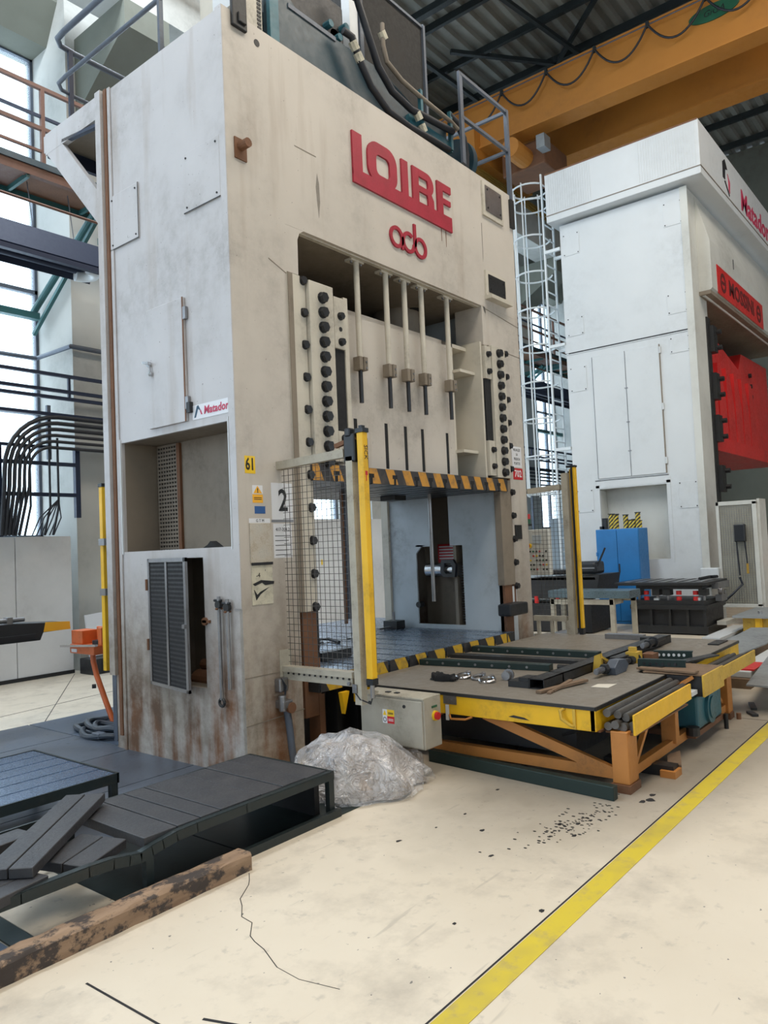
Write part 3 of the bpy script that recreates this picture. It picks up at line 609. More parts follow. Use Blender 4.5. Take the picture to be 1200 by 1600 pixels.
# right upright inner faces
ri = MB().slab(0, 3.70, 3.72, (.02, 1.58), (.0, 4.19), [(.52, 1.18, .67, 1.58), (.69, .97, 1.58, 2.7)]).prism([(1.18, 1.50), (1.18, 1.60), (1.02, 1.60), (1.10, 1.58)], 0, 3.70, 3.72)
ri.build('inner_plate', 'inner', pr)
MB().box(3.70, W, D-.03, D, 0, 4.19).build('rear_plate', 'cream', pr); MB().box(W-.03, W, .035, D, 0, H-.01).build('side_plate', 'cream', pr)
MB().box(3.66, 3.70, 1.56, 1.66, .3, 4.1).build('rear_guide', 'cream2', pr)
MB().box(4.05, 4.07, .4, 1.3, .3, 2.6).build('inner_web', 'recess', pr); MB().box(3.72, 4.05, .62, .66, .66, 1.6).build('inner_rib', 'soffit', pr)
sg = MB().box(4.015, 4.02, .66, 1.08, 1.36, 1.60).build('notice_plate', 'red_sticker', pr)
for i in range(5): MB().box(4.012, 4.015, .68, 1.06, 1.42+i*.035, 1.435+i*.035).build('notice_line', 'white_sticker', sg)
MB().cyl((3.76, 1.05, 1.30), (3.76, .60, 1.30), .085, 18).build('silver_cylinder', 'chrome', pr, smooth=True)
MB().ring([(.78, 1.42), (.62, 1.42), (.58, 1.36), (.60, 1.22), (.76, 1.22), (.80, 1.28)], [(.74, 1.38), (.66, 1.38), (.63, 1.35), (.64, 1.26), (.72, 1.26), (.75, 1.29)], 0, 3.64, 3.68).build('black_handle', 'skid', pr)
for i in range(22): MB().box(3.80, 3.82, .55, .66, .70+i*.03, .712+i*.03).build('bellows_fold', 'steel', pr)
MB().cyl((3.70, 1.12, .90), (3.62, 1.12, .90), .035, 10).build('knob', 'skid', pr)
# guide rails, left
MB().box(.565, .70, -.012, .03, 1.12, 3.80).build('guide_cover', 'cream2', pr); MB().box(.563, .615, -.018, -.012, 1.12, 3.80).build('guide_groove', 'recess', pr)
MB().box(.70, .762, -.008, .03, 1.12, 3.79).build('guide_cover', 'cream2', pr); MB().box(.762, .775, .0, .03, .75, 3.78).build('guide_gap', 'ink', pr)
MB().box(.60, .78, .005, .10, .30, 1.12).build('guide_foot', 'rust', pr)
gl = MB().box(.77, 1.055, -.045, .05, 2.32, 3.78).build('guide_rail', 'cream2', pr, .004)
gs = MB().box(1.075, 1.21, -.03, .05, 3.28, 3.72).build('gib_plate', 'cream2', pr, .004); gs2 = MB().box(1.075, 1.2, -.03, .05, 2.32, 2.58).build('gib_plate', 'cream2', pr, .004)
MB().box(1.21, 1.26, -.02, .06, 2.32, 3.74).build('gib_edge', 'cream2', pr)
B1 = hexbolt(.042, .045); B2 = hexbolt(.030, .035); BT = hexbolt(.034, .035)
for i in range(12): inst(B1, 'bolt', gl, (.915, -.045, 3.66-i*.1225))
for z in (3.56, 3.34): inst(B2, 'bolt', gs, (1.15, -.03, z))
MB().cyl((1.15, -.03, 3.45), (1.15, -.033, 3.45), .02, 12).build('bolt_hole', 'ink', gs)
for z in (2.52, 2.38): inst(B2, 'bolt', gs2, (1.14, -.03, z))
for i in range(11): inst(BT, 'bolt', pr, (.735, -.0, 3.77-i*.262))
# guide rails, right
gr = MB().box(3.615, 3.90, -.045, .05, 2.30, 3.76).build('guide_rail', 'cream2', pr, .004)
MB().box(3.90, 3.93, -.015, .03, .8, 3.74).build('guide_groove', 'rust', pr)
for i in range(12): inst(B1, 'bolt', gr, (3.755, -.045, 3.69-i*.121))
g3 = MB().box(3.49, 3.61, -.03, .06, 3.38, 3.74).build('gib_plate', 'cream2', pr); g4 = MB().box(3.49, 3.61, -.03, .06, 2.32, 2.70).build('gib_plate', 'cream2', pr)
for z in (3.65, 3.46): inst(B2, 'bolt', g3, (3.55, -.03, z))
for z in (2.60, 2.42): inst(B2, 'bolt', g4, (3.56, -.03, z))
for i in range(11): inst(BT, 'bolt', pr, (3.945, -.015, 3.72-i*.262))
MB().box(3.68, 3.92, -.02, .06, 1.12, 2.28).build('lower_guide', 'recess', pr); MB().box(3.70, 3.86, -.01, .06, .5, 1.12).build('guide_foot', 'rust', pr); MB().box(3.86, 3.95, -.012, .04, .45, 1.1).build('guide_foot_plate', 'white', pr)
MB().box(3.50, 3.90, -.18, -.02, .80, .93).build('rubber_stop', 'skid', pr, .02)
# small hardware of the front
MB().box(.08, .225, -.03, .0, 5.56, 5.90).box(.13, .21, -.045, -.03, 5.6, 5.68).build('lifting_lug', 'darksteel', pr, .01)
MB().cyl((.34, -.004, 5.55), (.34, .0, 5.55), .028, 20).build('drilled_hole', 'ink', pr)
MB().box(.075, .19, -.012, .0, 4.54, 4.70).build('bracket_plate', 'rust', pr); MB().cyl((.13, -.012, 4.64), (.13, -.10, 4.64), .035, 12).build('bracket_pin', 'rust', pr)
for (x0, x1, z0, z1, ledge) in ((3.65, 4.05, 5.27, 5.60, 0), (3.63, 4.04, 4.34, 4.58, 1)):
    MB().box(x0-.02, x1+.02, -.022, 0, z0-.03, z1+.03).build('window_frame_plate', 'cream2', pr); q = MB().box(x0+.03, x1-.02, -.03, -.022, z0+.03, z1-.01).build('cover_plate', 'steel' if not ledge else 'darksteel', pr)
    for (a_, b_) in ((x0+.07, z0+.07), (x1-.06, z0+.07), (x0+.07, z1-.05), (x1-.06, z1-.05)): MB().cyl((a_, -.03, b_), (a_, -.036, b_), .012, 8).build('screw', 'ink', q)
    if ledge: MB().box(x0-.03, x1+.03, -.09, 0, z0-.06, z0-.02).build('ledge', 'cream2', pr)
for p0, p1 in (((.38, 3.86), (.56, 3.79)), ((.56, 3.79), (.70, 3.80)), ((3.62, 3.76), (W, 3.74)), ((3.60, 4.17), (W, 4.10)), ((0, .70), (.58, .70)), ((0, .36), (.58, .38)), ((.71, 4.88), (.96, 4.88))):
    MB().hexa([(p0[0], -.003, p0[1]-.003), (p1[0], -.003, p1[1]-.003), (p1[0], 0, p1[1]-.003), (p0[0], 0, p0[1]-.003), (p0[0], -.003, p0[1]+.004), (p1[0], -.003, p1[1]+.004), (p1[0], 0, p1[1]+.004), (p0[0], 0, p0[1]+.004)]).build('weld_seam', 'recess', pr)
MB().prism([(.945, 4.62), (.965, 4.74), (.985, 4.66), (.99, 4.5), (.97, 4.36), (.955, 4.5)], 1, -.0022, -.001).build('oil_streak', 'stain', pr)
MB().prism([(3.60, 5.14), (3.612, 5.14), (3.61, 4.75), (3.60, 4.70)], 1, -.0022, -.001).build('oil_streak', 'stain', pr)
for x, z0, z1 in ((2.80, 4.70, 4.83), (2.88, 4.66, 4.83)): MB().prism([(x-.008, z1), (x+.008, z1), (x+.003, z0), (x-.003, z0)], 1, -.0022, -.001).build('rust_run', 'rust', pr)
# raised red lettering
def rr(x0, x1, z0, z1, r, n=6):
    pts = []
    for cx, cz, a0 in ((x1-r, z1-r, 0), (x0+r, z1-r, 90), (x0+r, z0+r, 180), (x1-r, z0+r, 270)):
        for i in range(n+1):
            t = math.radians(a0+90*i/n); pts.append((cx+r*math.cos(t), cz+r*math.sin(t)))
    return pts
lt = thing('maker_lettering', 'large red raised letters with a red underline on the press crown', 'lettering', (2.2, -.02, 4.8))
F0, F1 = -.022, -.0015
MB().prism([(1.42, 4.83), (2.98, 4.83), (2.98, 4.985), (1.55, 4.96), (1.42, 4.96)], 1, F0, F1).build('underline_bar', 'red', lt)
MB().box(1.42, 1.55, F0+.001, F1, 4.9, 5.30).build('letter', 'red', lt)
MB().ring(rr(1.63, 2.06, 4.93, 5.32, .14), rr(1.75, 1.95, 5.02, 5.21, .05), 1, F0+.001, F1).build('letter', 'red', lt)
MB().box(2.135, 2.235, F0+.001, F1, 4.93, 5.31).build('letter', 'red', lt)
mm = MB(); mm.box(2.31, 2.41, F0+.001, F1, 4.93, 5.31).box(2.411, 2.549, F0+.001, F1, 5.235, 5.31).box(2.411, 2.549, F0+.001, F1, 5.085, 5.145)
A_ = [math.radians(-90+i*15) for i in range(13)]
for p_, q_ in zip(A_[:-1], A_[1:]): mm.prism([(2.55+.02*math.cos(p_), 5.19+.045*math.sin(p_)), (2.55+.115*math.cos(p_), 5.1975+.1125*math.sin(p_)), (2.55+.115*math.cos(q_), 5.1975+.1125*math.sin(q_)), (2.55+.02*math.cos(q_), 5.19+.045*math.sin(q_))], 1, F0+.001, F1)
mm.prism([(2.55, 5.09), (2.62, 5.12), (2.665, 5.06), (2.665, 4.93), (2.565, 4.93), (2.565, 5.06)], 1, F0+.0016, F1); mm.build('letter', 'red', lt)
MB().box(2.73, 2.83, F0+.001, F1, 4.93, 5.31).box(2.83, 2.98, F0+.001, F1, 5.235, 5.31).box(2.83, 2.97, F0+.001, F1, 5.10, 5.155).build('letter', 'red', lt)
l2 = thing('round_letter_emblem', 'small red emblem of three linked round letters below the big lettering', 'lettering', (2.2, -.02, 4.4))
def arcring(cx, cz, r, wd, a0=0, a1=360, n=28):
    A = [math.radians(a0+(a1-a0)*i/n) for i in range(n+1)]
    m = MB()
    for p, q in zip(A[:-1], A[1:]):
        m.prism([(cx+(r-wd)*math.cos(p), cz+(r-wd)*math.sin(p)), (cx+r*math.cos(p), cz+r*math.sin(p)), (cx+r*math.cos(q), cz+r*math.sin(q)), (cx+(r-wd)*math.cos(q), cz+(r-wd)*math.sin(q))], 1, F0+.004, F1)
    return m
m1 = arcring(2.02, 4.51, .105, .036); m1.box(2.09, 2.125, F0+.004, F1, 4.41, 4.53); m1.build('letter', 'red', l2)
m2 = arcring(2.21, 4.51, .105, .036, 50, 360); m2.build('letter', 'red', l2)
m3 = arcring(2.40, 4.505, .105, .036); m3.box(2.295, 2.332, F0+.004, F1, 4.50, 4.72); m3.build('letter', 'red', l2)
# ram
rm = thing('press_ram', 'cream press ram with a yellow and black striped lower edge', 'ram', (2.3, .8, 2.15))
MB().slab(1, .18, .22, (1.26, 3.14), (2.29, 3.74), [(x-.02, x+.03, 2.33, 2.76) for x in (1.53, 1.97, 2.27, 2.55, 2.99)]).build('ram_face', 'cream', rm)
MB().box(1.26, 3.14, .222, .25, 2.29, 3.70).build('ram_slot_backing', 'black', rm)  # black sheet behind the face to darken the ram slots
for x in (1.53, 1.97, 2.27, 2.55, 2.99): MB().box(x-.0195, x+.0295, .184, .221, 2.3305, 2.7595).build('ram_slot', 'black', rm); MB().box(.80, 3.5, .44, 1.5, 2.29, 3.62).build('ram_body', 'cream2', rm)  # black fill in place of the shade inside each ram slot
MB().box(1.26, 3.48, .18, .5, 3.70, 3.74).build('ram_top_plate', 'cream2', rm)
MB().box(3.14, 3.17, .18, .44, 2.29, 3.74).build('pocket_side', 'cream2', rm); MB().box(3.17, 3.46, .42, .44, 2.29, 3.74).build('pocket_back', 'cream2', rm)
for z in (2.56, 3.42): MB().box(3.15, 3.46, .08, .42, z, z+.03).build('pocket_shelf', 'cream2', rm)
MB().box(3.44, 3.475, .0, .44, 2.29, 3.78).build('ram_flange', 'cream2', rm)
MB().box(1.07, 1.205, -.012, .05, 2.58, 3.28).build('gib_slot', 'black', rm); MB().box(3.485, 3.612, -.012, .05, 2.70, 3.38).build('gib_slot', 'black', rm); MB().box(.78, 1.27, .10, .44, 2.29, 3.72).build('ram_shoulder', 'cream2', rm)  # gib slots filled black in place of their inner shade
MB().box(3.475, 3.60, .09, .44, 2.29, 3.7).build('ram_shoulder', 'cream2', rm)
MB().box(1.33, 1.36, .16, .18, 3.3, 3.34).build('lug', 'rust', rm)
TS = [1.02, 1.30, 1.47, 1.80, 2.13, 2.36, 2.60, 2.85, 3.1, 3.38, 3.64]
rp = MB(); xs = [.74]+[v for t in TS for v in (t-.016, t+.016)]+[3.83]
for i in range(0, len(xs), 2): rp.box(xs[i], xs[i+1], -.03, 1.55, 2.15, 2.29)
for t in TS: rp.box(t-.016, t+.016, -.03, 1.55, 2.215, 2.29)
rp.build('ram_plate', 'ramunder', rm)
hz = MB(); xs = [.74]+[v for t in TS for v in (t-.016, t+.016)]+[3.83]
for i in range(0, len(xs), 2): hz.box(xs[i], xs[i+1], -.034, -.03, 2.155, 2.288)
for t in TS: hz.box(t-.016, t+.016, -.034, -.03, 2.235, 2.288)
hz.build('striped_edge', 'hazard', rm)
for t in TS: MB().box(t-.034, t+.034, -.036, -.033, 2.205, 2.24).box(t-.014, t+.014, -.036, -.033, 2.155, 2.205).build('t_slot', 'black', rm)
for x in (1.19, 2.95): MB().box(x-.1, x+.1, .8, 1.0, 2.1, 2.15).build('clamp_lug', 'darksteel', rm)
# knock-out rods
for i, x in enumerate((1.54, 1.96, 2.245, 2.525, 2.98)):
    t = thing('knockout_rod', 'cream clamped tube with dark steel end before the ram, %s from the left' % ('first', 'second', 'third', 'fourth', 'fifth')[i], 'rod', (x, .10, 2.88), 'hanging knock-out rods in front of the ram')
    MB().cyl((x, .10, 3.27), (x, .10, 4.19), .027, 14).build('tube', 'cream2', t, smooth=True); MB().cyl((x, .10, 2.89), (x, .10, 3.2), .020, 12).build('steel_end', 'bolt', t, smooth=True)
    MB().box(x-.085, x+.085, .078, .16, 4.165, 4.188).build('top_flange', 'cream2', t)
    for s in (-1, 1): MB().cyl((x+s*.065, .10, 4.165), (x+s*.065, .10, 4.145), .011, 8).build('flange_bolt', 'steel', t)
    MB().box(x-.05, x-.004, .06, .14, 3.18, 3.30).build('clamp_half', 'recess', t, .004); c = MB().box(x+.002, x+.055, .052, .14, 3.18, 3.30).build('clamp_half', 'soffit', t, .004)
    for z in (3.20, 3.255): MB().cyl((x+.03, .052, z), (x+.03, .046, z), .010, 10).build('clamp_screw', 'steel', c)
# stickers on the front plate
def sticker(name, mat, x0, x1, z0, z1, label=None, parent=pr, y=-.0025):
    return MB().box(x0, x1, y, -.001, z0, z1).build(name, mat, parent)
s = sticker('number_sticker', 'yellow_sticker', .068, .168, 2.18, 2.31); lettering('61', .125, 'ink', s, (.118, -.0035, 2.245), FY, bold=.003, xs=.72, extrude=.0005)
s = sticker('warning_sticker', 'white_sticker', .132, .232, 2.03, 2.085+.01); tri = MB().prism([(.140, 2.035), (.224, 2.035), (.182, 2.092)], 1, -.0035, -.0025).build('warning_triangle', 'orange_sticker', s); lettering('!', .045, 'ink', tri, (.182, -.0042, 2.055), FY, extrude=.0004, bold=.002)
s = sticker('warning_caption', 'orange_sticker', .132, .232, 1.965, 2.027)
for z in (2.0, 1.988): MB().box(.145, .219, -.0035, -.0025, z, z+.005).build('caption_line', 'ink', s)
sticker('blue_patch', 'blue_sticker', .148, .252, 1.885, 1.94)
s = sticker('number_board', 'white_sticker', .318, .535, 1.84, 2.12); MB().box(.31, .54, -.0022, -.001, 1.82, 1.84).build('board_clip', 'steel', s); lettering('2', .235, 'ink', s, (.435, -.0035, 1.98), FY, bold=.004, xs=.85, extrude=.0005)
s = sticker('paper_list', 'white_sticker', .325, .515, 1.55, 1.81); lettering('417-204.2', .036, 'ink', s, (.42, -.0035, 1.765), FY, extrude=.0004)
for i in range(5): MB().box(.34, .50-.02*(i % 2), -.0034, -.0025, 1.715-i*.036, 1.720-i*.036).build('text_line', 'ink', s)
s = sticker('label_strip', 'white_sticker', .09, .295, 1.815, 1.85); lettering('G T M', .03, 'ink', s, (.195, -.0035, 1.832), FY, extrude=.0004)
sl = MB().box(.088, .300, -.012, -.001, 1.52, 1.815).build('document_sleeve', 'plastic_sleeve', pr, .004); MB().box(.09, .30, -.014, -.012, 1.505, 1.525).build('sleeve_edge', 'ink', sl)
s = MB().box(.093, .298, -.006, -.001, 1.215, 1.505).build('label_sheet', 'cream_label', pr, .002); lettering('-4', .05, 'ink', s, (.155, -.0075, 1.43), FY, extrude=.0004); lettering("'", .05, 'ink', s, (.225, -.0075, 1.45), FY, extrude=.0004)
MB().prism([(.10, 1.37), (.18, 1.395), (.31, 1.38), (.305, 1.36), (.22, 1.355), (.19, 1.375), (.12, 1.355)], 1, -.0085, -.006).build('scorch', 'ink', s)
MB().prism([(.11, 1.33), (.13, 1.25), (.17, 1.29), (.26, 1.34), (.17, 1.31), (.14, 1.29)], 1, -.0085, -.006).build('scorch', 'ink', s)
s = sticker('instruction_sticker', 'white_sticker', 4.02, 4.24, 2.44, 2.68)
for i, tx in enumerate(('VISUALIZE', 'LA', 'PRESION', 'PUNTOS')): lettering(tx, .045, 'ink', s, (4.13, -.0035, 2.64-i*.052), FY, extrude=.0004, xs=.8)
s = sticker('number_sticker', 'red_sticker', 4.03, 4.25, 2.30, 2.43); lettering('702', .11, 'white_sticker', s, (4.14, -.0035, 2.365), FY, extrude=.0005, bold=.002)
MB().box(4.0, 4.15, -.01, 0, 1.62, 1.78).build('socket_plate', 'darksteel', pr)
# ------------------------------------------------------------------ bed and bolster
bd = MB().box(.62, 3.68, .12, 1.62, 0, .50).build('press_bed', 'darksteel', pr)
for x in (.75, .95, 1.2): MB().box(x, x+.06, .0, .12, 0, .46).build('bed_rib', 'rust' if x < .8 else 'darksteel', pr)
bo = thing('bolster', 'blue-grey T-slotted bolster plate under the ram, with striped front edge', 'bolster', (2.3, .9, .5))
gx = [.64, .92, 1.22, 1.50, 1.78, 2.06, 2.36, 2.66, 2.96, 3.26, 3.52, 3.69]
for a_, b_ in zip(gx[:-1], gx[1:]): MB().box(a_+.017, b_-.017, -.11, 1.63, .52, .625).build('plate_strip', 'bolster', bo)
MB().box(.64, 3.69, -.105, 1.63, .50, .585).build('plate_body', 'ink', bo)  # black body so the gaps between the strips look like shaded slots
for a_, b_ in zip(gx[:-1], gx[1:]): MB().box(a_+.014, b_-.014, -.114, -.11, .50, .622).build('striped_edge', 'hazard2', bo)
MB().box(1.15, 1.35, -.30, -.115, .32, .50).build('drive_block', 'yellow', bo); MB().prism([(.84, .47), (.93, .47), (.87, .30)], 1, -.16, -.12).build('hazard_wedge', 'yellow', bo)
rt = thing('rear_feed_table', 'dark steel roller table continuing behind the bolster', 'table', (2.6, 2.4, 0))
MB().box(.9, 4.9, 1.70, 3.1, .50, .58).build('top', 'bolster', rt)
for x, y in ((1.0, 1.8), (4.75, 1.8), (1.0, 3.0), (4.75, 3.0)): MB().box(x, x+.1, y, y+.1, 0, .5).build('leg', 'darksteel', rt)
t = thing('steel_channel', 'short dark steel channel lying on the bolster behind the mesh guard', 'channel', (1.8, .6, .627))
MB().box(1.20, 1.58, .38, .46, .627, .70).box(1.20, 1.58, .46, .50, .627, .64).build('web', 'darksteel', t)
t = thing('guide_block', 'small grey block with upright pin on the bolster far edge', 'block', (3.35, 1.2, .627))
MB().box(3.42, 3.58, 1.30, 1.5, .627, .72).build('base', 'darksteel', t); MB().cyl((3.50, 1.4, .72), (3.50, 1.4, .82), .015, 8).box(3.2, 3.42, 1.38, 1.42, .64, .66).build('pin', 'steel', t)
for i, (x, y, c) in enumerate(((2.55, 1.2, 'steel'), (2.1, 1.3, 'darksteel'))):
    t = MB().prism([(x, y), (x+.10, y+.02), (x+.14, y+.10), (x+.05, y+.13), (x-.03, y+.08)], 2, .627, .635).build('metal_offcut' if i else 'oil_puddle_tray', c); tag(t, ('small bright tin scrap lying on the bolster', 'dark thin offcut lying at the bolster back')[i], 'scrap')
for i, (x, y, mt_, z0) in enumerate(((1.99, .8, 'rust', .86), (2.06, .82, 'rail', .90), (3.10, .52, 'steel', .99))):
    o = MB().cyl((x, y, z0), (x, y, 2.148), (.018, .030, .020)[i], 10).build('hanging_bar', mt_, None, smooth=True)
    tag(o, ('brown rod hanging under the ram behind the mesh guard', 'thicker grey bar hanging beside the brown rod', 'lone grey steel bar hanging before the blue-grey inner column')[i], 'rod')
o = MB().tube([(1.62, 1.2, .64), (1.75, 1.3, .66), (1.95, 1.15, .65), (2.1, 1.3, .67), (2.3, 1.35, .65), (2.2, 1.1, .64)], .018, 7).build('loose_hose', 'hose', None, smooth=True); tag(o, 'black hose loop lying on the bolster', 'hose')
from mathutils import noise as mn
# ------------------------------------------------------------------ machinery on the crown
hs = thing('drive_housing', 'stained dark teal drive housing standing on the crown of the big press', 'housing', (2, .8, 5.68))
MB().prism([(.66, 5.68), (3.30, 5.68), (3.30, 6.14), (2.7, 6.16), (2.2, 6.30), (1.06, 6.26), (.83, 6.40), (.66, 6.40)], 1, .20, .26).build('front_wall', 'tealdark', hs, .01)
MB().box(.66, 3.3, .26, 1.3, 5.68, 6.1).build('tank_body', 'tealdark', hs); MB().box(.66, .76, .17, .24, 5.68, 6.5).build('corner_post', 'teal', hs); MB().box(.9, 1.5, .19, .24, 6.24, 6.28).build('top_lip', 'rail', hs)
MB().box(1.0, 1.75, .3, 1.1, 6.1, 6.75).build('valve_block', 'darksteel', hs, .03); MB().cyl((1.3, .35, 6.55), (1.3, .9, 6.55), .16, 16).cyl((1.62, .3, 6.4), (1.62, .5, 6.4), .07, 12).build('pump', 'tealdark', hs, smooth=True)
for z, x in ((6.42, 1.48), (6.35, 1.60), (6.5, 1.7)): MB().cyl((x, .22, z), (x, .34, z), .035, 8).build('hose_fitting', 'teal', hs)
MB().box(2.55, 3.35, .16, .22, 5.9, 6.0).build('hose_rail', 'teal', hs)
for x in (2.75, 3.30): MB().bar((x, .15, 5.9), (x, .15, 6.33), .04).build('hose_bracket', 'teal', hs)
MB().box(3.3, 3.62, .45, 1.2, 5.68, 5.95).build('gearbox', 'teal', hs)
vb = thing('vent_box', 'cream ventilated box at the left end of the crown machinery', 'box', (.5, .4, 5.68))
MB().box(.28, .62, .22, .6, 5.68, 6.25).build('body', 'cream2', vb, .006); MB().box(.25, .30, .18, .4, 5.9, 6.4).build('side_flap', 'white', vb)
for i in range(14): MB().box(.56, .60, .214, .22, 5.72+i*.034, 5.738+i*.034).build('vent_slot', 'ink', vb)
fw = thing('flywheel', 'dark teal flywheel disc with rim beside the right railing of the crown', 'wheel', (3.9, .55, 5.7))
MB().cyl((3.72, .42, 5.98), (3.80, .42, 5.98), .30, 40).build('disc', 'tealdark', fw, smooth=True); MB().cyl((3.80, .42, 5.98), (3.88, .42, 5.98), .24, 32, .22).build('rim_face', 'teal', fw, smooth=True); MB().box(3.4, 3.72, .3, .6, 5.68, 5.98).build('bearing_block', 'tealdark', fw)
bx2 = thing('sound_panel', 'tall black sound-damping box above the crown, under the roof', 'cabinet', (2.6, .8, 6.3))
MB().box(2.02, 3.34, .5, 1.4, 6.35, 7.48).build('box_body', 'darkbox', bx2); MB().box(2.0, 3.36, .48, 1.42, 7.46, 7.49).build('top_rim', 'rail', bx2); MB().box(3.33, 3.37, .47, .50, 6.35, 7.5).build('edge_angle', 'rail', bx2)
MB().box(2.1, 3.2, .6, 1.3, 6.1, 6.36).build('foot', 'tealdark', bx2)
pc = thing('pipe_column', 'pale grey vertical column between the hoses on the crown', 'column', (1.95, .35, 6.1))
MB().box(1.84, 1.96, .30, .40, 6.1, 7.4).build('pale_face', 'white', pc); MB().box(1.97, 2.02, .28, .5, 6.1, 7.4).build('dark_face', 'rail', pc); MB().cyl((2.1, .40, 6.3), (2.1, .40, 7.4), .05, 10).build('pipe', 'darksteel', pc)
hz_ = (('thick black hose drooping from the teal valves along the crown edge', 'hose', .034, [(1.50, .1, 6.30), (1.60, .08, 6.28), (1.70, .08, 6.10), (1.85, .08, 5.93), (2.10, .08, 5.80), (2.45, .08, 5.78), (2.9, .1, 5.83), (3.2, .12, 5.86)]),
       ('long black hose curving down in front of the pale column', 'hose', .036, [(1.60, .14, 6.75), (1.72, .10, 6.72), (1.86, .1, 6.45), (2.0, .1, 6.2), (2.2, .1, 6.05), (2.5, .1, 6.0), (2.9, .1, 6.04), (3.3, .12, 6.10)]),
       ('grey-brown rigid pipe with brass joints bending before the black box', 'soffit', .024, [(2.14, .14, 6.72), (2.14, .14, 6.50), (2.19, .14, 6.36), (2.42, .14, 6.28), (2.62, .14, 6.26), (2.9, .14, 6.24), (3.3, .14, 6.22), (3.45, .15, 6.2)]),
       ('black hose hooking down over the teal gearbox', 'hose', .038, [(3.3, .16, 6.30), (3.45, .16, 6.28), (3.58, .16, 6.15), (3.62, .16, 5.98), (3.60, .16, 5.82), (3.62, .18, 5.72)]))
for lab, mt_, r, pts in hz_:
    o = MB().tube(pts, r, 10).build('hydraulic_hose', mt_, None, smooth=True); tag(o, lab, 'hose', 'hydraulic hoses on the crown')
for (x, y, z) in ((1.62, .08, 6.21), (1.68, .08, 6.13), (2.62, .1, 5.98), (2.72, .12, 5.90), (2.14, .14, 6.60)):
    o = MB().cyl((x-.02, y, z+.03), (x+.03, y, z-.03), .042, 8).build('hose_coupling', 'cream_label'); tag(o, {1.62: 'upper brass coupling on the drooping hose', 1.68: 'lower brass coupling on the drooping hose', 2.62: 'upper pale coupling near the teal rail', 2.72: 'lower pale coupling near the teal rail', 2.14: 'brass joint on the upright grey-brown pipe'}[x], 'coupling')
# railing, right end of crown
rl = thing('crown_railing', 'dark tube railing at the right end of the press crown', 'railing', (4.3, .4, 5.68))
MB().bar((4.30, .0, 5.30), (4.30, .0, 6.72), .045).build('post', 'rail', rl); MB().bar((3.30, .0, 5.70), (3.30, .0, 6.72), .06, .03).build('post', 'rail', rl); MB().bar((4.30, 1.55, 5.68), (4.30, 1.55, 6.72), .045).build('post', 'rail', rl)
for z in (6.70, 6.22): MB().bar((3.30, .0, z), (4.30, .0, z), .035).build('rail', 'rail', rl); MB().bar((4.30, .0, z), (4.30, 1.55, z), .035).build('rail', 'rail', rl)
MB().box(4.25, 4.33, -.03, .0, 5.28, 5.62).build('rail_clamp', 'darksteel', rl)
# railing, left rear of crown, on its bracketed platform
pf = thing('side_platform', 'pale bracketed service platform hanging off the rear of the press crown', 'platform', (1.5, 2.1, 5.5))
def bracket(x, mt_):
    return MB().box(x-.02, x+.03, 1.685, 2.60, 5.47, 5.67).hexa([(x-.019, 1.685, 4.50), (x+.029, 1.685, 4.50), (x+.029, 1.685, 4.80), (x-.019, 1.685, 4.80), (x-.019, 2.60, 5.50), (x+.029, 2.60, 5.50), (x+.029, 2.36, 5.55), (x-.019, 2.36, 5.55)]).box(x-.018, x+.028, 2.36, 2.63, 5.50, 5.66).build('bracket', mt_, pf)
bracket(0, 'side')
MB().box(0.03, 4.2, 1.69, 2.60, 5.58, 5.62).build('deck', 'recess', pf); MB().box(-.0, 4.2, 2.55, 2.60, 5.45, 5.62).build('edge_channel', 'darkrail', pf); MB().bar((.0, 1.7, 5.42), (.0, 2.3, 5.50), .04, .03).build('under_angle', 'darkrail', pf)
for x in (1.4, 2.8, 4.15): bracket(x, 'recess')
r2 = thing('platform_railing', 'blue-grey bent tube railing round the rear service platform, top left', 'railing', (.2, 2.2, 5.68))
def bend(z, r): return [(.12, .9, z), (.12, 2.45, z), (.13, 2.60, z), (.20, 2.68, z), (.36, 2.70, z), (3.9, 2.70, z)]
MB().tube(bend(6.70, 0), .028, 10).build('top_rail', 'rail', r2, smooth=True); MB().tube([(p[0]+.0, p[1], 6.25) for p in bend(6.25, 0)], .020, 10).build('mid_rail', 'rail', r2, smooth=True)
MB().bar((.30, 2.68, 5.62), (.30, 2.68, 6.70), .045, .03).build('post', 'darkrail', r2); MB().bar((2.2, 2.68, 5.62), (2.2, 2.68, 6.70), .045, .03).build('post', 'darkrail', r2)
MB().bar((.12, .92, 5.66), (.12, .92, 6.70), .04, .03).build('post', 'rail', r2)
# ------------------------------------------------------------------ light-curtain guards with mesh
def guard(name, label, X, y1, z0, z1, ny, inner_y=0.02, s=1):
    t = thing(name, label, 'guard', (X, y1/2, z0))
    MB().bar((X, inner_y, z0), (X, y1+.03, z0), .05, .06).build('bottom_rail', 'frame_beige', t); MB().bar((X, inner_y, z1), (X, y1+.03, z1+.02), .05, .06).build('top_rail', 'frame_beige', t)
    m = MB(); n = int(abs(y1-inner_y)/.048)
    for i in range(1, n+1): m.bar((X+.03, inner_y-i*.048, z0+.03), (X+.03, inner_y-i*.048, z1-.02), .0034)
    k = int((z1-z0)/.047)
    for i in range(1, k+1): m.bar((X+.033, inner_y-.01, z0+i*.047), (X+.033, y1+.03, z0+i*.047), .0034)
    w_ = m.build('wire_mesh', 'mesh', t); w_['kind'] = 'stuff'
    return t
gf = guard('mesh_guard', 'beige framed wire mesh guard left of the press opening, ending in a yellow post', .40, -.72, .67, 2.25, 15)
MB().bar((.40, -.745, .52), (.40, -.745, 2.24), .06, .06, up=(0, 1, 0)).build('post', 'frame_beige', gf)
MB().box(.36, .44, -.70, .02, .70, .74).build('rail_angle', 'frame_beige', gf)
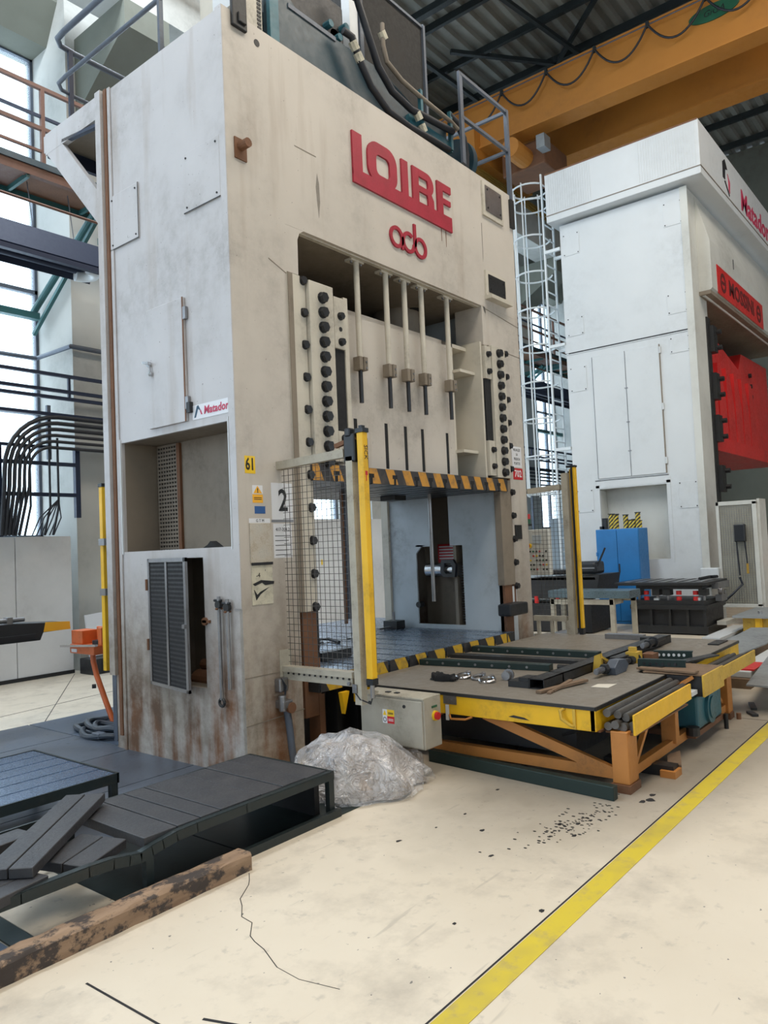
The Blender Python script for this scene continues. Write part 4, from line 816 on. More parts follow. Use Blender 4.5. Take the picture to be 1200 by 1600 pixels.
for i in range(12): MB().cyl((.372, -.06-i*.055, .69), (.366, -.06-i*.055, .69), .008, 6).build('rail_hole', 'ink', gf)
MB().box(.34, .46, -.005, .02, .66, .86).build('mount_plate', 'frame_beige', gf); MB().box(.36, .37, -.74, -.70, .60, .66).cyl((.365, -.67, .66), (.355, -.67, .66), .014, 10).build('corner_bolt', 'steel', gf)
MB().bar((.40, -.60, 2.33), (.40, -.80, 2.37), .03).build('clamp_bar', 'rust', gf); MB().box(.37, .46, -.80, -.70, 2.20, 2.40).box(.36, .42, -.77, -.72, 2.38, 2.44).build('clamp_block', 'skid', gf, .01)
lc = thing('light_curtain', 'yellow light-curtain column with black cap at the end of the left mesh guard', 'safety sensor', (.41, -.83, .7))
MB().box(.385, .44, -.868, -.812, .70, 2.40).build('housing', 'yellow', lc, .006); MB().box(.445, .449, -.86, -.82, .74, 2.36).build('window_strip', 'ink', lc); MB().box(.38, .445, -.875, -.805, 2.40, 2.43).box(.395, .43, -.855, -.825, 2.43, 2.45).build('cap', 'skid', lc)
MB().box(.383, .442, -.87, -.81, .66, .70).build('foot', 'skid', lc); MB().cyl((.41, -.84, .66), (.41, -.84, .57), .016, 10).build('cable_gland', 'steel', lc)
lettering('SICK', .05, 'ink', lc, (.413, -.8695, 2.26), (math.pi/2, math.pi/2, 0), extrude=.0006, xs=1.0)
MB().box(.400, .425, -.8695, -.868, 2.10, 2.13).box(.405, .412, -.8695, -.868, 2.06, 2.10).build('arrow_mark', 'red_sticker', lc)
o = MB().tube([(.41, -.84, .58), (.40, -.83, .53), (.37, -.76, .56), (.37, -.70, .62)], .006, 6).build('sensor_cable', 'hose', None, smooth=True); tag(o, 'thin cable looping under the left yellow post', 'cable')
gr2 = guard('mesh_guard', 'beige framed mesh guard right of the press opening with legs to a lower rail', 4.36, -.44, .70, 2.17, 9, inner_y=-.0)
MB().bar((4.36, -.475, .30), (4.36, -.475, 2.34), .07, .07, up=(0, 1, 0)).build('post', 'frame_beige', gr2)
MB().bar((4.36, .0, .48), (4.36, -.44, .48), .05, .08).build('low_rail', 'frame_beige', gr2)
for y in (-.05, -.22, -.42): MB().bar((4.36, y, .0), (4.36, y, .68), .035).build('leg', 'frame_beige', gr2)
lc2 = thing('light_curtain', 'slim yellow light-curtain column with black edge at the right mesh guard', 'safety sensor', (4.37, -.55, .6))
MB().box(4.345, 4.40, -.60, -.572, .60, 2.40).build('housing', 'yellow', lc2, .004); MB().box(4.343, 4.40, -.571, -.552, .60, 2.40).build('dark_profile', 'ink', lc2); MB().box(4.338, 4.405, -.605, -.50, 2.40, 2.42).build('cap', 'skid', lc2); MB().box(4.345, 4.40, -.60, -.555, .52, .60).build('foot', 'skid', lc2); MB().box(4.35, 4.39, -.545, -.53, .6, 2.38).build('copper_strip', 'copper', lc2)
# control box behind the right guard
cp = thing('operator_console', 'white operator panel full of push buttons behind the right mesh', 'console', (4.85, .25, 1.1))
MB().box(4.86, 4.94, .02, .36, 1.17, 1.73).build('housing', 'whitewall', cp, .01); MB().box(4.852, 4.86, .12, .24, 1.56, 1.66).build('display', 'inner', cp); MB().bar((4.9, .4, 1.2), (4.32, .8, 1.2), .05).build('arm', 'rail', cp)
cols = ['ink', 'ink', 'bright_red', 'green', 'ink', 'yellow_sticker', 'ink']
for r_ in range(5):
    for c_ in range(7):
        if (r_+c_) % 5 == 4: continue
        MB().cyl((4.86, .32-c_*.043, 1.24+r_*.055), (4.848, .32-c_*.043, 1.24+r_*.055), .011, 8).build('push_button', cols[(c_*3+r_) % 7], cp)
MB().cyl((4.86, .28, 1.53), (4.83, .28, 1.53), .03, 12).build('stop_collar', 'yellow_sticker', cp); MB().cyl((4.83, .28, 1.53), (4.82, .28, 1.53), .018, 12).build('stop_button', 'bright_red', cp)
be = thing('signal_lamp', 'red over green signal lamp on an arm by the right guard', 'lamp', (4.6, .18, 1.8))
MB().cyl((4.7, .2, 1.80), (4.7, .2, 1.86), .028, 14).build('green_lens', 'green', be); MB().cyl((4.7, .2, 1.86), (4.7, .2, 1.92), .028, 14).build('red_lens', 'red_sticker', be); MB().box(4.32, 4.73, .17, .2, 1.775, 1.80).build('arm', 'darksteel', be)
# pneumatic valve and hose at the press foot
pv = thing('air_valve', 'grimy air valve and grey hose strapped to the lower left press front', 'valve', (.36, -.05, .05))
MB().box(.28, .37, -.06, 0, .56, .66).build('socket', 'steel', pv, .01); MB().box(.28, .38, -.09, -.0, .44, .50).cyl((.30, -.06, .42), (.30, -.06, .54), .03, 10).build('valve_body', 'steel', pv, .01); MB().cyl((.36, -.10, .44), (.36, -.06, .44), .04, 14).build('hand_wheel', 'rust', pv)
MB().tube([(.35, -.05, .42), (.36, -.06, .3), (.375, -.06, .15), (.385, -.07, .02)], .028, 10).build('hose', 'rail', pv, smooth=True); MB().tube([(.30, -.05, .66), (.33, -.07, .60), (.32, -.06, .5)], .008, 6).build('thin_tube', 'hose', pv, smooth=True)
# ------------------------------------------------------------------ stainless control enclosure hung by the guard
ce = thing('control_enclosure', 'grubby stainless control box with red stop knob, above the plastic bag', 'box', (.68, -.84, .2))
MB().box(.60, .80, -1.13, -.56, .205, .55).build('body', 'cabinet', ce, .008); dd = MB().box(.588, .60, -1.12, -.57, .215, .535).build('lid', 'cabinet', ce, .006)
MB().box(.592, .80, -1.13, -.56, .545, .556).build('top_seam', 'frame_beige', ce, .003)
for y in (-.78, -.86): MB().box(.66, .69, y, y+.035, .556, .562).build('lifting_slot', 'ink', ce)
for y, z in ((-.66, .49), (-.97, .49)): MB().cyl((.588, y, z), (.582, y, z), .012, 10).build('lock', 'darksteel', dd)
MB().box(.586, .588, -.815, -.775, .36, .455).build('pictogram_strip', 'white_sticker', dd); MB().prism([(-.812, .415), (-.778, .415), (-.795, .45)], 0, .585, .586).build('warning_triangle', 'yellow_sticker', dd)
MB().ring([(-.795+.015*math.cos(t), .385+.017*math.sin(t)) for t in [i*math.pi/8 for i in range(16)]], [(-.795+.011*math.cos(t), .385+.012*math.sin(t)) for t in [i*math.pi/8 for i in range(16)]], 0, .585, .586).build('prohibition_ring', 'ink', dd)
y1 = MB().box(.586, .588, -.878, -.816, .41, .455).build('yellow_notice', 'yellow_sticker', dd); y2 = MB().box(.586, .588, -.878, -.816, .36, .409).build('red_notice', 'red_sticker', dd)
for z in (.432, .424): MB().box(.585, .586, -.87, -.825, z, z+.004).build('text_line', 'ink', dd)
for z in (.388, .378): MB().box(.585, .586, -.87, -.825, z, z+.004).build('text_line', 'white_sticker', dd)
MB().cyl((.72, -1.13, .42), (.72, -1.145, .42), .034, 20).build('knob_collar', 'yellow_sticker', ce); MB().cyl((.72, -1.145, .42), (.72, -1.165, .42), .026, 18).build('stop_knob', 'red_sticker', ce); MB().box(.69, .75, -1.134, -1.13, .475, .49).build('green_smudge', 'green', ce)
MB().bar((.62, -.70, .556), (.44, -.74, .60), .03).build('hanging_strap', 'frame_beige', ce)
# ------------------------------------------------------------------ plastic bag
def bag(name, mat, sc, cz, amp, nu=150, nv=56, off=(.0, .0)):
    vs, fs = [], []
    for j in range(nv+1):
        v = j/nv; th = v*math.pi*.5
        for i in range(nu):
            u = 2*math.pi*i/nu; cu, su = math.cos(u), math.sin(u)
            rad = 1+.09*math.sin(3*u+.6)+.06*math.sin(7*u+1)+.03*math.sin(13*u)
            prof = math.sin(th)**.55
            x = cu*.455*rad*prof*sc; y = su*.335*rad*prof*sc; y -= .10*x
            hx = .345 if x < -.05 else .345-.20*min(1, (x+.05)/.42)
            if y < -.1: hx *= 1-.45*min(1, (-.1-y)/.25)
            z = (math.cos(th)**.62)*hx*sc+.01
            # slump lobes
            p = V((x*4.2, y*4.2, z*4.2+cz)); q = V((x*10+3, y*10, z*10+cz))
            fold = abs(math.sin(u*6.5+3*mn.noise(V((x*3, y*3, 2)))+1.5*v)); r1 = 1-abs(mn.noise(p))*2-.55*fold*math.sin(v*math.pi*.9); r2 = 1-abs(mn.noise(q))*2; r3 = 1-abs(mn.noise(q*2.3))*2
            d = amp*(r1*.040+r2*.012+r3*.003); n = V((x/.2, y/.11, max(z, .04)/.12)); n.normalize()
            P_ = V((x, y, z))+n*d
            if v > .93: P_.z = min(P_.z, .03)
            P_.z = max(P_.z, .004)
            vs.append((P_.x*1.06+.30+off[0], P_.y-.85+off[1], P_.z))
    for j in range(nv):
        for i in range(nu): a = j*nu+i; b = j*nu+(i+1) % nu; fs.append((a, b, b+nu, a+nu))
    m = MB(); m.add(vs, fs); return m
bg = thing('plastic_bag', 'big crumpled clear plastic bag of waste film leaning under the stainless control box', 'bag', (.27, -.85, 0))
bag('film', 'film', 1, 0, 1.0).build('film_skin', 'film', bg, smooth=True)
bag('waste', 'w', .84, 7, 1.2, 130, 50).build('waste_film', 'filmwhite', bg, smooth=True)
# ------------------------------------------------------------------ dark work platforms, front left
PLF = 'plankframe'
p1 = thing('work_platform', 'low dark steel platform of black planks, sagging and broken at its left, nearest the camera', 'platform', (-1.8, -.66, 0))
def sag(x): return .262-.028*math.exp(-((x+1.52)/.13)**2)-(.012 if x < -1.5 else 0)
xs = [-3.4, -2.6, -2.1, -1.8, -1.68, -1.60, -1.54, -1.48, -1.42, -1.34, -1.22, -.9, -.22]
m = MB()
for a_, b_ in zip(xs[:-1], xs[1:]): m.bar((a_, -1.035, sag(a_)-.022), (b_+.004, -1.035, sag(b_)-.022), .012, .045)
for a_, b_ in zip(xs[:-1], xs[1:]): m.bar((a_, -1.02, sag(a_)), (b_+.004, -1.02, sag(b_)), .035, .008)
m.build('front_rail', PLF, p1); MB().box(-3.4, -.22, -.30, -.285, .215, .268).build('back_rail', PLF, p1); MB().box(-.235, -.218, -1.04, -.285, .215, .268).build('end_rail', PLF, p1)
for (x, y) in ((-.262, -1.04), (-1.515, -1.04), (-.262, -.32), (-1.515, -.32), (-2.9, -1.04), (-2.9, -.32)): MB().box(x, x+.042, y, y+.035, .0085, .222).build('leg', PLF, p1)
MB().box(-3.4, -.20, -1.075, -1.045, 0, .045).build('floor_rail', PLF, p1); MB().box(-.30, -.26, -.95, -.32, .0, .215).build('end_plate', 'ink', p1)
seams = [-.24, -.42, -.60, -.76, -1.04, -1.17, -1.31, -1.50]
for a_, b_ in zip(seams[:-1], seams[1:]): MB().box(b_+.004, a_-.003, -1.0, -.305, .222, .272+random.uniform(-.002, .002)).build('plank', 'plank', p1, .003)
for (a_, b_) in ((-3.3, -2.95), (-2.94, -2.55), (-2.54, -2.28)): MB().box(a_, b_, -1.0, -.305, .22, .262).build('plank', 'plank', p1, .003)
def loose(cx, cy, z, L, Wd, ang, tilt, label, th=.045, seam=True):
    t = thing('loose_plank', label, 'plank', (cx, cy, z), 'loose planks on the broken platform')
    t.rotation_euler = (tilt[0], tilt[1], math.radians(ang))
    hw = Wd/2
    for (y0, y1) in (((-hw, -.003), (.003, hw)) if seam else ((-hw, hw),)):
        o = bpy.data.objects.new('board', withmat(MB().box(-L/2, L/2, y0, y1, 0, th).mesh('board'), 'plank')); COL.objects.link(o); o.parent = t
        md = o.modifiers.new('b', 'BEVEL'); md.width = .003; md.segments = 1
    return t
loose(-1.74, -.60, .278, .92, .21, 41, (0, -.02), 'double black plank lying askew on top across the platform gap')
loose(-1.715, -.845, .215, .30, .25, 24, (.05, -.03), 'short sunken double plank below the askew one')
loose(-2.10, -.93, .222, .24, .2, 12, (.0, 0), 'plank stub at the left frame edge touching the front rail')
loose(-2.0, -.40, .218, .5, .14, 8, (0, 0), 'back plank stub behind the askew double plank', seam=False)
p2 = thing('work_platform', 'smaller dark platform with long planks shining blue, farther left', 'platform', (-2, .5, 0))
for i in range(6):
    y0 = .01+i*.17; MB().box(-3.4, -1.03, y0+.004, y0+.163, .265, .302).build('plank', 'plank2', p2, .003)
MB().box(-3.4, -1.015, -.005, .005, .245, .304).box(-3.4, -1.015, 1.03, 1.04, .245, .304).box(-1.025, -1.01, -.005, 1.04, .245, .304).build('edge_frame', PLF, p2)
for (x, y) in ((-1.06, 0), (-1.06, .99), (-1.82, 0), (-2.9, 0), (-2.9, .99)): MB().box(x, x+.042, y, y+.04, .0085, .25).build('leg', PLF, p2)
# squared timber along the platform
tb = MB()
n = 40
prev = None
vs = []; fs = []
for i in range(n+1):
    x = -4.0+i*(2.985/n); j = lambda: random.uniform(-.004, .004)
    vs += [(x, -1.205+j(), 0), (x, -1.205+j(), .078+j()), (x, -1.19+j(), .09+j()), (x, -1.10+j(), .088+j()), (x, -1.09, 0)]
for i in range(n):
    for k in range(5): a = i*5+k; b = i*5+(k+1) % 5; fs.append((a, b, b+5, a+5))
fs += [(0, 1, 2, 3, 4), tuple(range(n*5, n*5+5))]
tb.add(vs, fs); o = tb.build('timber_beam', 'timber'); tag(o, 'long worn squared timber lying in front of the dark platform', 'timber')
# ------------------------------------------------------------------ orange pedestal, hose coil and rear left bits
os_ = thing('hand_control_stand', 'orange two-hand control stand on a leaning pole beside the press foot', 'control stand', (.33, 2.35, 0))
MB().tube([(.36, 2.28, .02), (.34, 2.40, .25), (.32, 2.52, .50), (.32, 2.57, .62), (.32, 2.58, .70)], .026, 12).build('pole', 'orangered', os_, smooth=True); MB().cyl((.30, 2.5, .40), (.27, 2.52, .40), .02, 10).build('pole_knob', 'skid', os_)
MB().box(.24, .42, 2.42, 2.86, .70, .79).build('tray', 'orangered', os_, .01); MB().box(.26, .42, 2.66, 2.86, .79, .92).box(.26, .42, 2.32, 2.38, .80, .96).box(.40, .43, 2.32, 2.64, .80, .95).build('button_shroud', 'orangered', os_, .006)
MB().bar((.22, 2.98, .765), (.22, 2.34, .80), .03, .02).build('front_bar', 'chrome', os_); MB().cyl((.34, 2.5, .79), (.34, 2.5, .83), .06, 16).build('palm_button', 'skid', os_); MB().box(.235, .24, 2.72, 2.82, .715, .745).build('label', 'white_sticker', os_)
co = thing('hose_coil', 'coil of dark blue-black hoses lying round the orange pole foot', 'hose', (.3, 2.3, .01))
for i, (cx, cy, rx, ry, z) in enumerate(((.28, 2.42, .17, .30, .03), (.34, 2.30, .20, .28, .075), (.16, 2.16, .14, .26, .035), (.22, 2.12, .10, .22, .08))):
    MB().tube([(cx+rx*math.cos(t), cy+ry*math.sin(t), z+.012*math.sin(3*t+i)) for t in [k*math.pi/16 for k in range(32)]], .026, 8, True).build('hose_loop', 'hose2', co, smooth=True)
MB().box(.02, .10, 2.0, 2.12, .02, .07).build('connector', 'rail', co, .01)
ar = thing('machine_arm', 'dark machine table arm with orange striped tip entering from the left', 'machine arm', (-.5, 3, .86))
MB().prism([(-2.2, .88), (-2.2, 1.04), (-.30, 1.04), (.22, 1.005), (.24, .935), (-.02, .93), (-.05, .86)], 1, 2.85, 3.15).build('arm_body', 'darksteel', ar, .006); MB().prism([(-.02, .935), (.0, 1.025), (.24, 1.01), (.245, .935)], 1, 2.843, 2.85).build('orange_tip', 'orange_sticker', ar)
MB().cyl((-.9, 2.9, 1.07), (-.18, 2.9, 1.07), .022, 10).build('roller', 'steel', ar, smooth=True); MB().box(-1.2, -.1, 2.82, 2.85, .90, .93).build('guide_strip', 'ink', ar)
for x in (-.7, -.35): MB().box(x, x+.05, 2.86, 2.94, 1.04, 1.1).build('roller_bracket', 'steel', ar)
MB().box(-2.0, -1.7, 2.9, 3.1, 0, .88).build('column', 'darksteel', ar)
lr = thing('light_curtain', 'yellow light-curtain column with blue mesh edge behind the press side', 'safety sensor', (.1, 1.95, .7))
MB().box(.055, .10, 1.90, 1.95, .62, 2.24).build('housing', 'yellow', lr, .004); MB().box(.05, .105, 1.895, 1.955, 2.24, 2.27).build('cap', 'skid', lr); MB().box(.11, .16, 1.84, 1.90, .0, 1.86).build('blue_post', 'rail', lr)
for z in (1.28, 1.72): MB().box(.04, .16, 1.86, 1.95, z, z+.06).build('clamp', 'steel', lr)
m = MB()
for i in range(40): m.bar((.13, 1.70, .7+i*.028), (.13, 1.86, .7+i*.028), .004)
for i in range(5): m.bar((.13, 1.72+i*.035, .7), (.13, 1.72+i*.035, 1.82), .004)
m.build('wire_mesh', 'rail', lr)['kind'] = 'stuff'
wbd = MB().hexa([(2.16, 5.86, .22), (2.58, 5.86, .25), (2.58, 5.89, .25), (2.16, 5.89, .22), (2.14, 5.93, .81), (2.56, 5.93, .84), (2.56, 5.96, .84), (2.14, 5.96, .81)]).build('white_board', 'white_sticker'); tag(wbd, 'white board leaning on the black crate behind the orange stand', 'board')
ct2 = thing('black_crate', 'low black crate on the floor against the concrete column', 'crate', (2.35, 5.75, 0))
MB().box(2.05, 2.75, 5.60, 5.95, 0, .215).build('crate_body', 'skid', ct2, .01)
for i in range(6): MB().box(2.08+i*.11, 2.10+i*.11, 5.59, 5.60, .02, .2).build('crate_rib', 'darksteel', ct2)
# ------------------------------------------------------------------ feed table in front of the press
ft = thing('feed_table', 'long yellow-edged steel feed table on an orange frame, in front of the big press', 'table', (2.6, -1.2, 0))
ZT = .53
MB().slab(2, ZT-.022, ZT, (.98, 4.40), (-2.19, -.13), [(2.28, 2.85, -2.19, -1.98)]).build('top_plate', 'tabletop', ft)
MB().box(.975, 4.405, -2.195, -2.175, ZT-.026, ZT-.004).build('plate_edge', 'darksteel', ft) if 0 else None
MB().box(.974, .985, -2.19, -.13, ZT-.024, ZT-.002).build('plate_edge', 'darksteel', ft); MB().box(.98, 2.28, -2.196, -2.185, ZT-.026, ZT-.002).box(2.85, 4.40, -2.196, -2.185, ZT-.026, ZT-.002).build('plate_edge', 'darksteel', ft)
sb = MB().box(.985, 1.02, -2.185, -.42, .372, ZT-.022).build('side_beam', 'yellow', ft, .004)
MB().box(1.0, 1.03, -.42, -.14, .372, ZT-.022).build('side_beam', 'yellow', ft)
MB().box(.985, 2.28, -2.188, -2.15, .372, ZT-.022).build('end_beam', 'yellow', ft, .004); MB().box(2.85, 4.40, -2.188, -2.15, .372, ZT-.022).build('end_beam', 'yellow', ft, .004)
MB().box(2.28, 2.32, -2.19, -1.98, .40, ZT-.022).box(2.81, 2.85, -2.19, -1.98, .40, ZT-.022).build('notch_cheek', 'rust', ft)
MB().box(1.02, 4.36, -2.15, -.2, .40, .50).build('under_deck', 'ink', ft)
MB().box(.976, .985, -1.14, -1.03, .445, .505).cyl((.978, -1.09, .475), (.970, -1.09, .475), .014, 6).build('joint_plate', 'steel', sb); MB().box(.970, .980, -1.075, -1.05, .33, .44).build('hanger_tab', 'white', sb)
MB().tube([(.975, -1.08, .37), (.96, -1.10, .345), (.965, -1.22, .352), (.975, -1.27, .372)], .008, 6).build('handle_bar', 'orange', sb, smooth=True)
MB().tube([(.985, -1.975, .50), (.955, -1.96, .49), (.95, -1.97, .44), (.96, -2.03, .40), (.985, -2.045, .395)], .011, 8).build('lifting_hook', 'dullyellow', sb, smooth=True); MB().box(.975, .985, -2.055, -2.035, .375, .505).build('weld_bead', 'dullyellow', sb)
MB().prism([(-1.56, .405), (-1.62, .40), (-1.72, .395), (-1.68, .41), (-1.60, .418)], 0, .982, .9845).build('grease_mark', 'ink', sb)
# outer troughs and box on the front end
tr1 = MB().hexa([(1.00, -2.42, .375), (2.10, -2.42, .40), (2.10, -2.435, .40), (1.00, -2.435, .375), (1.00, -2.42, .50), (2.10, -2.42, .51), (2.10, -2.435, .51), (1.00, -2.435, .50)]).build('trough_plate', 'yellow', ft, .003)
MB().box(1.10, 2.12, -2.40, -2.20, .348, .36).build('trough_floor', 'rust', ft)
MB().box(2.26, 2.78, -2.48, -2.465, .385, .545).build('front_box_plate', 'dullyellow', ft, .003); MB().box(2.28, 2.78, -2.465, -2.02, .535, .545).build('front_box_lid', 'wood', ft); MB().box(2.28, 2.30, -2.465, -2.2, .385, .53).build('front_box_side', 'ink', ft)
MB().bar((2.22, -2.24, .42), (2.27, -2.40, .53), .07, .02).build('strap', 'orange', ft)
MB().box(2.82, 3.98, -2.435, -2.42, .40, .505).build('trough_plate', 'dullyellow', ft, .003); MB().box(2.84, 3.98, -2.41, -2.20, .385, .40).build('trough_floor', 'rust', ft); MB().box(2.13, 2.26, -2.43, -2.3, .41, .44).build('spacer', 'white', ft)
# orange frame
for (x, y) in ((1.05, -2.36), (1.95, -2.36), (3.30, -2.36), (1.05, -.45), (3.30, -.45)):
    wx = .16 if x < 1.5 else .13
    if x > 1.5 and x < 2.5: wx = .07
    MB().box(x, x+wx, y, y+.11, .05 if wx > .1 else .10, .375).build('leg', 'orange', ft, .006)
MB().box(1.03, 1.21, -2.37, -2.24, .0, .05).build('foot', 'rust', ft); MB().box(3.30, 3.42, -2.37, -2.25, .0, .05).cyl((3.36, -2.42, .0), (3.36, -2.42, .05), .02, 8).build('foot', 'rust', ft)
MB().box(1.10, 1.16, -2.25, -.45, .06, .13).build('lower_rail', 'orange', ft); MB().bar((1.21, -2.31, .095), (3.30, -2.31, .095), .05, .06).build('lower_rail', 'orange', ft); MB().bar((1.10, -.42, .095), (3.3, -.42, .095), .05, .06).build('lower_rail', 'orange', ft)
MB().bar((1.10, -1.30, .375), (1.12, -2.22, .10), .07, .04, up=(1, 0, 0)).build('brace', 'orange', ft); MB().bar((1.22, -2.33, .14), (1.50, -2.33, .37), .03, .03).build('brace', 'orange', ft); MB().bar((3.02, -2.30, .34), (3.30, -2.30, .14), .03, .03).build('brace', 'orange', ft)
MB().bar((1.08, -.5, .37), (1.10, -1.30, .37), .06, .012).build('under_flange', 'rust', ft); MB().bar((1.08, -1.3, .37), (1.05, -2.2, .37), .06, .012).build('under_flange', 'rust', ft)
MB().bar((1.08, -.50, .13), (1.08, -.95, .37), .05, .03, up=(1, 0, 0)).build('brace', 'orange', ft)
m = MB(); m.bar((1.35, -2.1, .35), (1.6, -1.4, .05), .3, .02).bar((2.0, -2.1, .3), (1.4, -.9, .15), .05).box(1.3, 3.2, -1.9, -.6, .12, .33); m.build('drive_gear', 'ink', ft)
mo = thing('drive_motor', 'round teal gear motor under the feed table on an orange bracket', 'motor', (2.65, -2.2, .0))
MB().box(2.34, 2.96, -2.40, -1.95, .12, .375).build('motor_housing', 'teal', mo, .02); MB().cyl((2.62, -2.40, .245), (2.62, -2.425, .245), .12, 32).cyl((2.62, -2.425, .245), (2.62, -2.435, .245), .085, 32).build('end_bell', 'teal', mo, smooth=True)
MB().box(2.25, 3.0, -2.40, -2.05, .075, .115).build('bracket', 'rust', mo); MB().cyl((2.98, -2.42, .0), (2.98, -2.42, .12), .018, 10).build('anchor_bolt', 'darksteel', mo); MB().cyl((2.26, -2.38, .10), (2.26, -2.38, .16), .05, 10).build('coupling', 'ink', mo)
o = MB().hexa([(.865, -2.33, 0), (.93, -2.33, 0), (1.06, -.86, 0), (.995, -.86, 0), (.865, -2.33, .085), (.93, -2.33, .085), (1.06, -.86, .085), (.995, -.86, .085)]).build('floor_channel', 'darkgreen', None, .004); tag(o, 'long dark green channel lying on the floor along the feed table', 'channel')
MB().box(.875, .92, -2.332, -2.3299, .012, .075).build('hollow_end', 'ink', o) if 0 else None
wb1 = thing('wood_block', 'orange-ended timber block lying on the floor under the table end', 'block', (1.6, -2.35, 0)); MB().box(1.50, 1.60, -2.48, -2.0, 0, .07).build('dark_block', 'darksteel', wb1); MB().prism([(1.60, -2.50), (1.72, -2.46), (1.95, -2.38), (1.80, -2.34), (1.62, -2.40)], 2, 0, .06).build('splintered_end', 'wood', wb1); MB().box(1.47, 1.60, -2.50, -2.40, 0, .045).build('orange_end', 'orange', wb1)
for i, (x, y, L, mt_, lb) in enumerate(((3.75, -2.45, .24, 'darksteel', 'thin dark off-cut strip on the floor beyond the table leg'), (3.5, -2.52, .12, 'darksteel', 'small dark scrap on the floor near the yellow line'), (3.62, -2.22, .2, 'rust', 'rusty scrap strip under the far table end'))):
    o = MB().bar((x, y, .012), (x+L, y+.08, .012), .05, .02).build('scrap_strip', mt_); tag(o, lb, 'scrap')
# round bars in the trough
ends = [(1.05, -2.235, .485), (1.10, -2.285, .470), (1.12, -2.33, .452), (1.06, -2.235, .40), (1.05, -2.285, .415), (1.08, -2.325, .398), (1.12, -2.37, .402), (1.10, -2.305, .372), (1.12, -2.365, .352+.02)]
nm = ('topmost, closest to the table edge', 'second of the upper row', 'third of the upper row', 'lowest row end next to the yellow beam', 'middle row, left', 'middle row, centre', 'middle row, next to the yellow trough plate', 'bottom row, left', 'bottom row, right')
for i, (x, y, z) in enumerate(ends):
    x1 = (2.22, 2.25, 2.27)[i] if i < 3 else 2.05; dy = (-.01, -.0, -.01)[i % 3]
    o = MB().cyl((x, y, z), (x1, y+dy, z+.01 if i < 3 else z), .0262, 18).build('round_bar', 'greybar', None, smooth=True); tag(o, 'grey steel round bar in the yellow trough, '+nm[i], 'bar', 'round bars in the trough')
for i in range(5):
    o = MB().cyl((2.86, -2.22-i*.042, .445+.012*(i % 2)), (3.94, -2.22-i*.042, .445+.012*(i % 2)), .019, 12).build('round_bar', 'greybar', None, smooth=True); tag(o, 'thin brown-grey bar in the far trough, %s from the table edge' % ('first', 'second', 'third', 'fourth', 'fifth')[i], 'bar', 'bars in the far trough')
# things lying on the table
def rail(name, label, a, b, w_, h, grp='dark rails lying on the table'):
    t = thing(name, label, 'rail', ((a[0]+b[0])/2, (a[1]+b[1])/2, ZT), grp); z = ZT+.001
    MB().bar((a[0], a[1], z+h/2), (b[0], b[1], z+h/2), w_, h).build('bar', 'darkgreen', t, .002); d = (V((b[0]-a[0], b[1]-a[1], 0))).normalized(); n = V((d.y, -d.x, 0)); n = n if n.x < 0 else -n
    L = (V((b[0]-a[0], b[1]-a[1], 0))).length
    for k in range(int(L/.155)):
        c = V((a[0], a[1], z+h/2))+d*(.08+k*.155)+n*(w_/2); MB().cyl(c, c+n*.004, .011, 8).build('rivet', 'steel', t)
    return t
rail('drilled_rail', 'front dark green rail with rivets lying across the table', (1.94, .18-.32), (2.10, -1.33), .10, .05)
rail('drilled_rail', 'longer rear dark rail with rivets lying across the table', (2.80, -.15), (2.86, -1.42), .10, .055)
t = thing('flat_bar', 'plain dark flat bar between the two riveted rails', 'bar', (2.4, -.8, ZT)); MB().bar((2.42, -.16, ZT+.016), (2.52, -1.48, ZT+.016), .13, .03).build('bar', 'darksteel', t)
for i, (x, y) in enumerate(((2.12, -1.38), (2.88, -1.49))):
    o = MB().cyl((x, y, ZT+.03), (x+.01, y-.11, ZT+.03), .022, 10).build('rail_pin', 'darksteel'); tag(o, ('dark pin at the end of the front riveted rail', 'dark pin at the end of the rear riveted rail')[i], 'pin')
t = thing('box_beam', 'long dark hollow box beam lying lengthwise on the table', 'beam', (2.6, -1.58, ZT))
hb = MB(); x0, x1, y0, y1, z0, z1 = 1.34, 4.05, -1.655, -1.535, ZT+.001, ZT+.075
hb.box(x0, x1, y0, y0+.006, z0, z1).box(x0, x1, y1-.006, y1, z0, z1).box(x0, x1, y0, y1, z0, z0+.006).box(x0, x1, y0, y1, z1-.006, z1).box(x0+.3, x0+.32, y0, y1, z0, z1); hb.build('hollow_section', 'darksteel', t)
MB().box(1.345, 1.52, -1.53, -1.36, ZT+.001, ZT+.045).box(1.36, 1.50, -1.52, -1.44, ZT+.045, ZT+.07).build('end_channel', 'darksteel', t); MB().box(2.5, 2.9, -1.75, -1.66, ZT+.0, ZT+.07).build('side_block', 'darksteel', t, .004)
def ringbolt(name, label, x, y, r, mt_, grp):
    t = thing(name, label, 'eye bolt', (x, y, ZT), grp)
    MB().tube([(x+r*math.cos(a), y+r*math.sin(a), ZT+.018+.010*math.cos(a)) for a in [i*math.pi/10 for i in range(20)]], .013, 8, True).build('ring', mt_, t, smooth=True); MB().cyl((x+r, y+r*.3, ZT+.022), (x+r+.06, y+r*.4, ZT+.028), .018, 10).build('shank', 'steel', t)
ringbolt('eye_bolt', 'leftmost shiny ring of the three beside the glove', 1.50, -.87, .052, 'chrome', 'ring bolts on the table edge'); ringbolt('eye_bolt', 'middle shiny ring of the three', 1.50, -1.01, .048, 'steel', 'ring bolts on the table edge'); ringbolt('eye_bolt', 'right ring of the three, coppery inside', 1.43, -1.13, .056, 'chrome', 'ring bolts on the table edge')
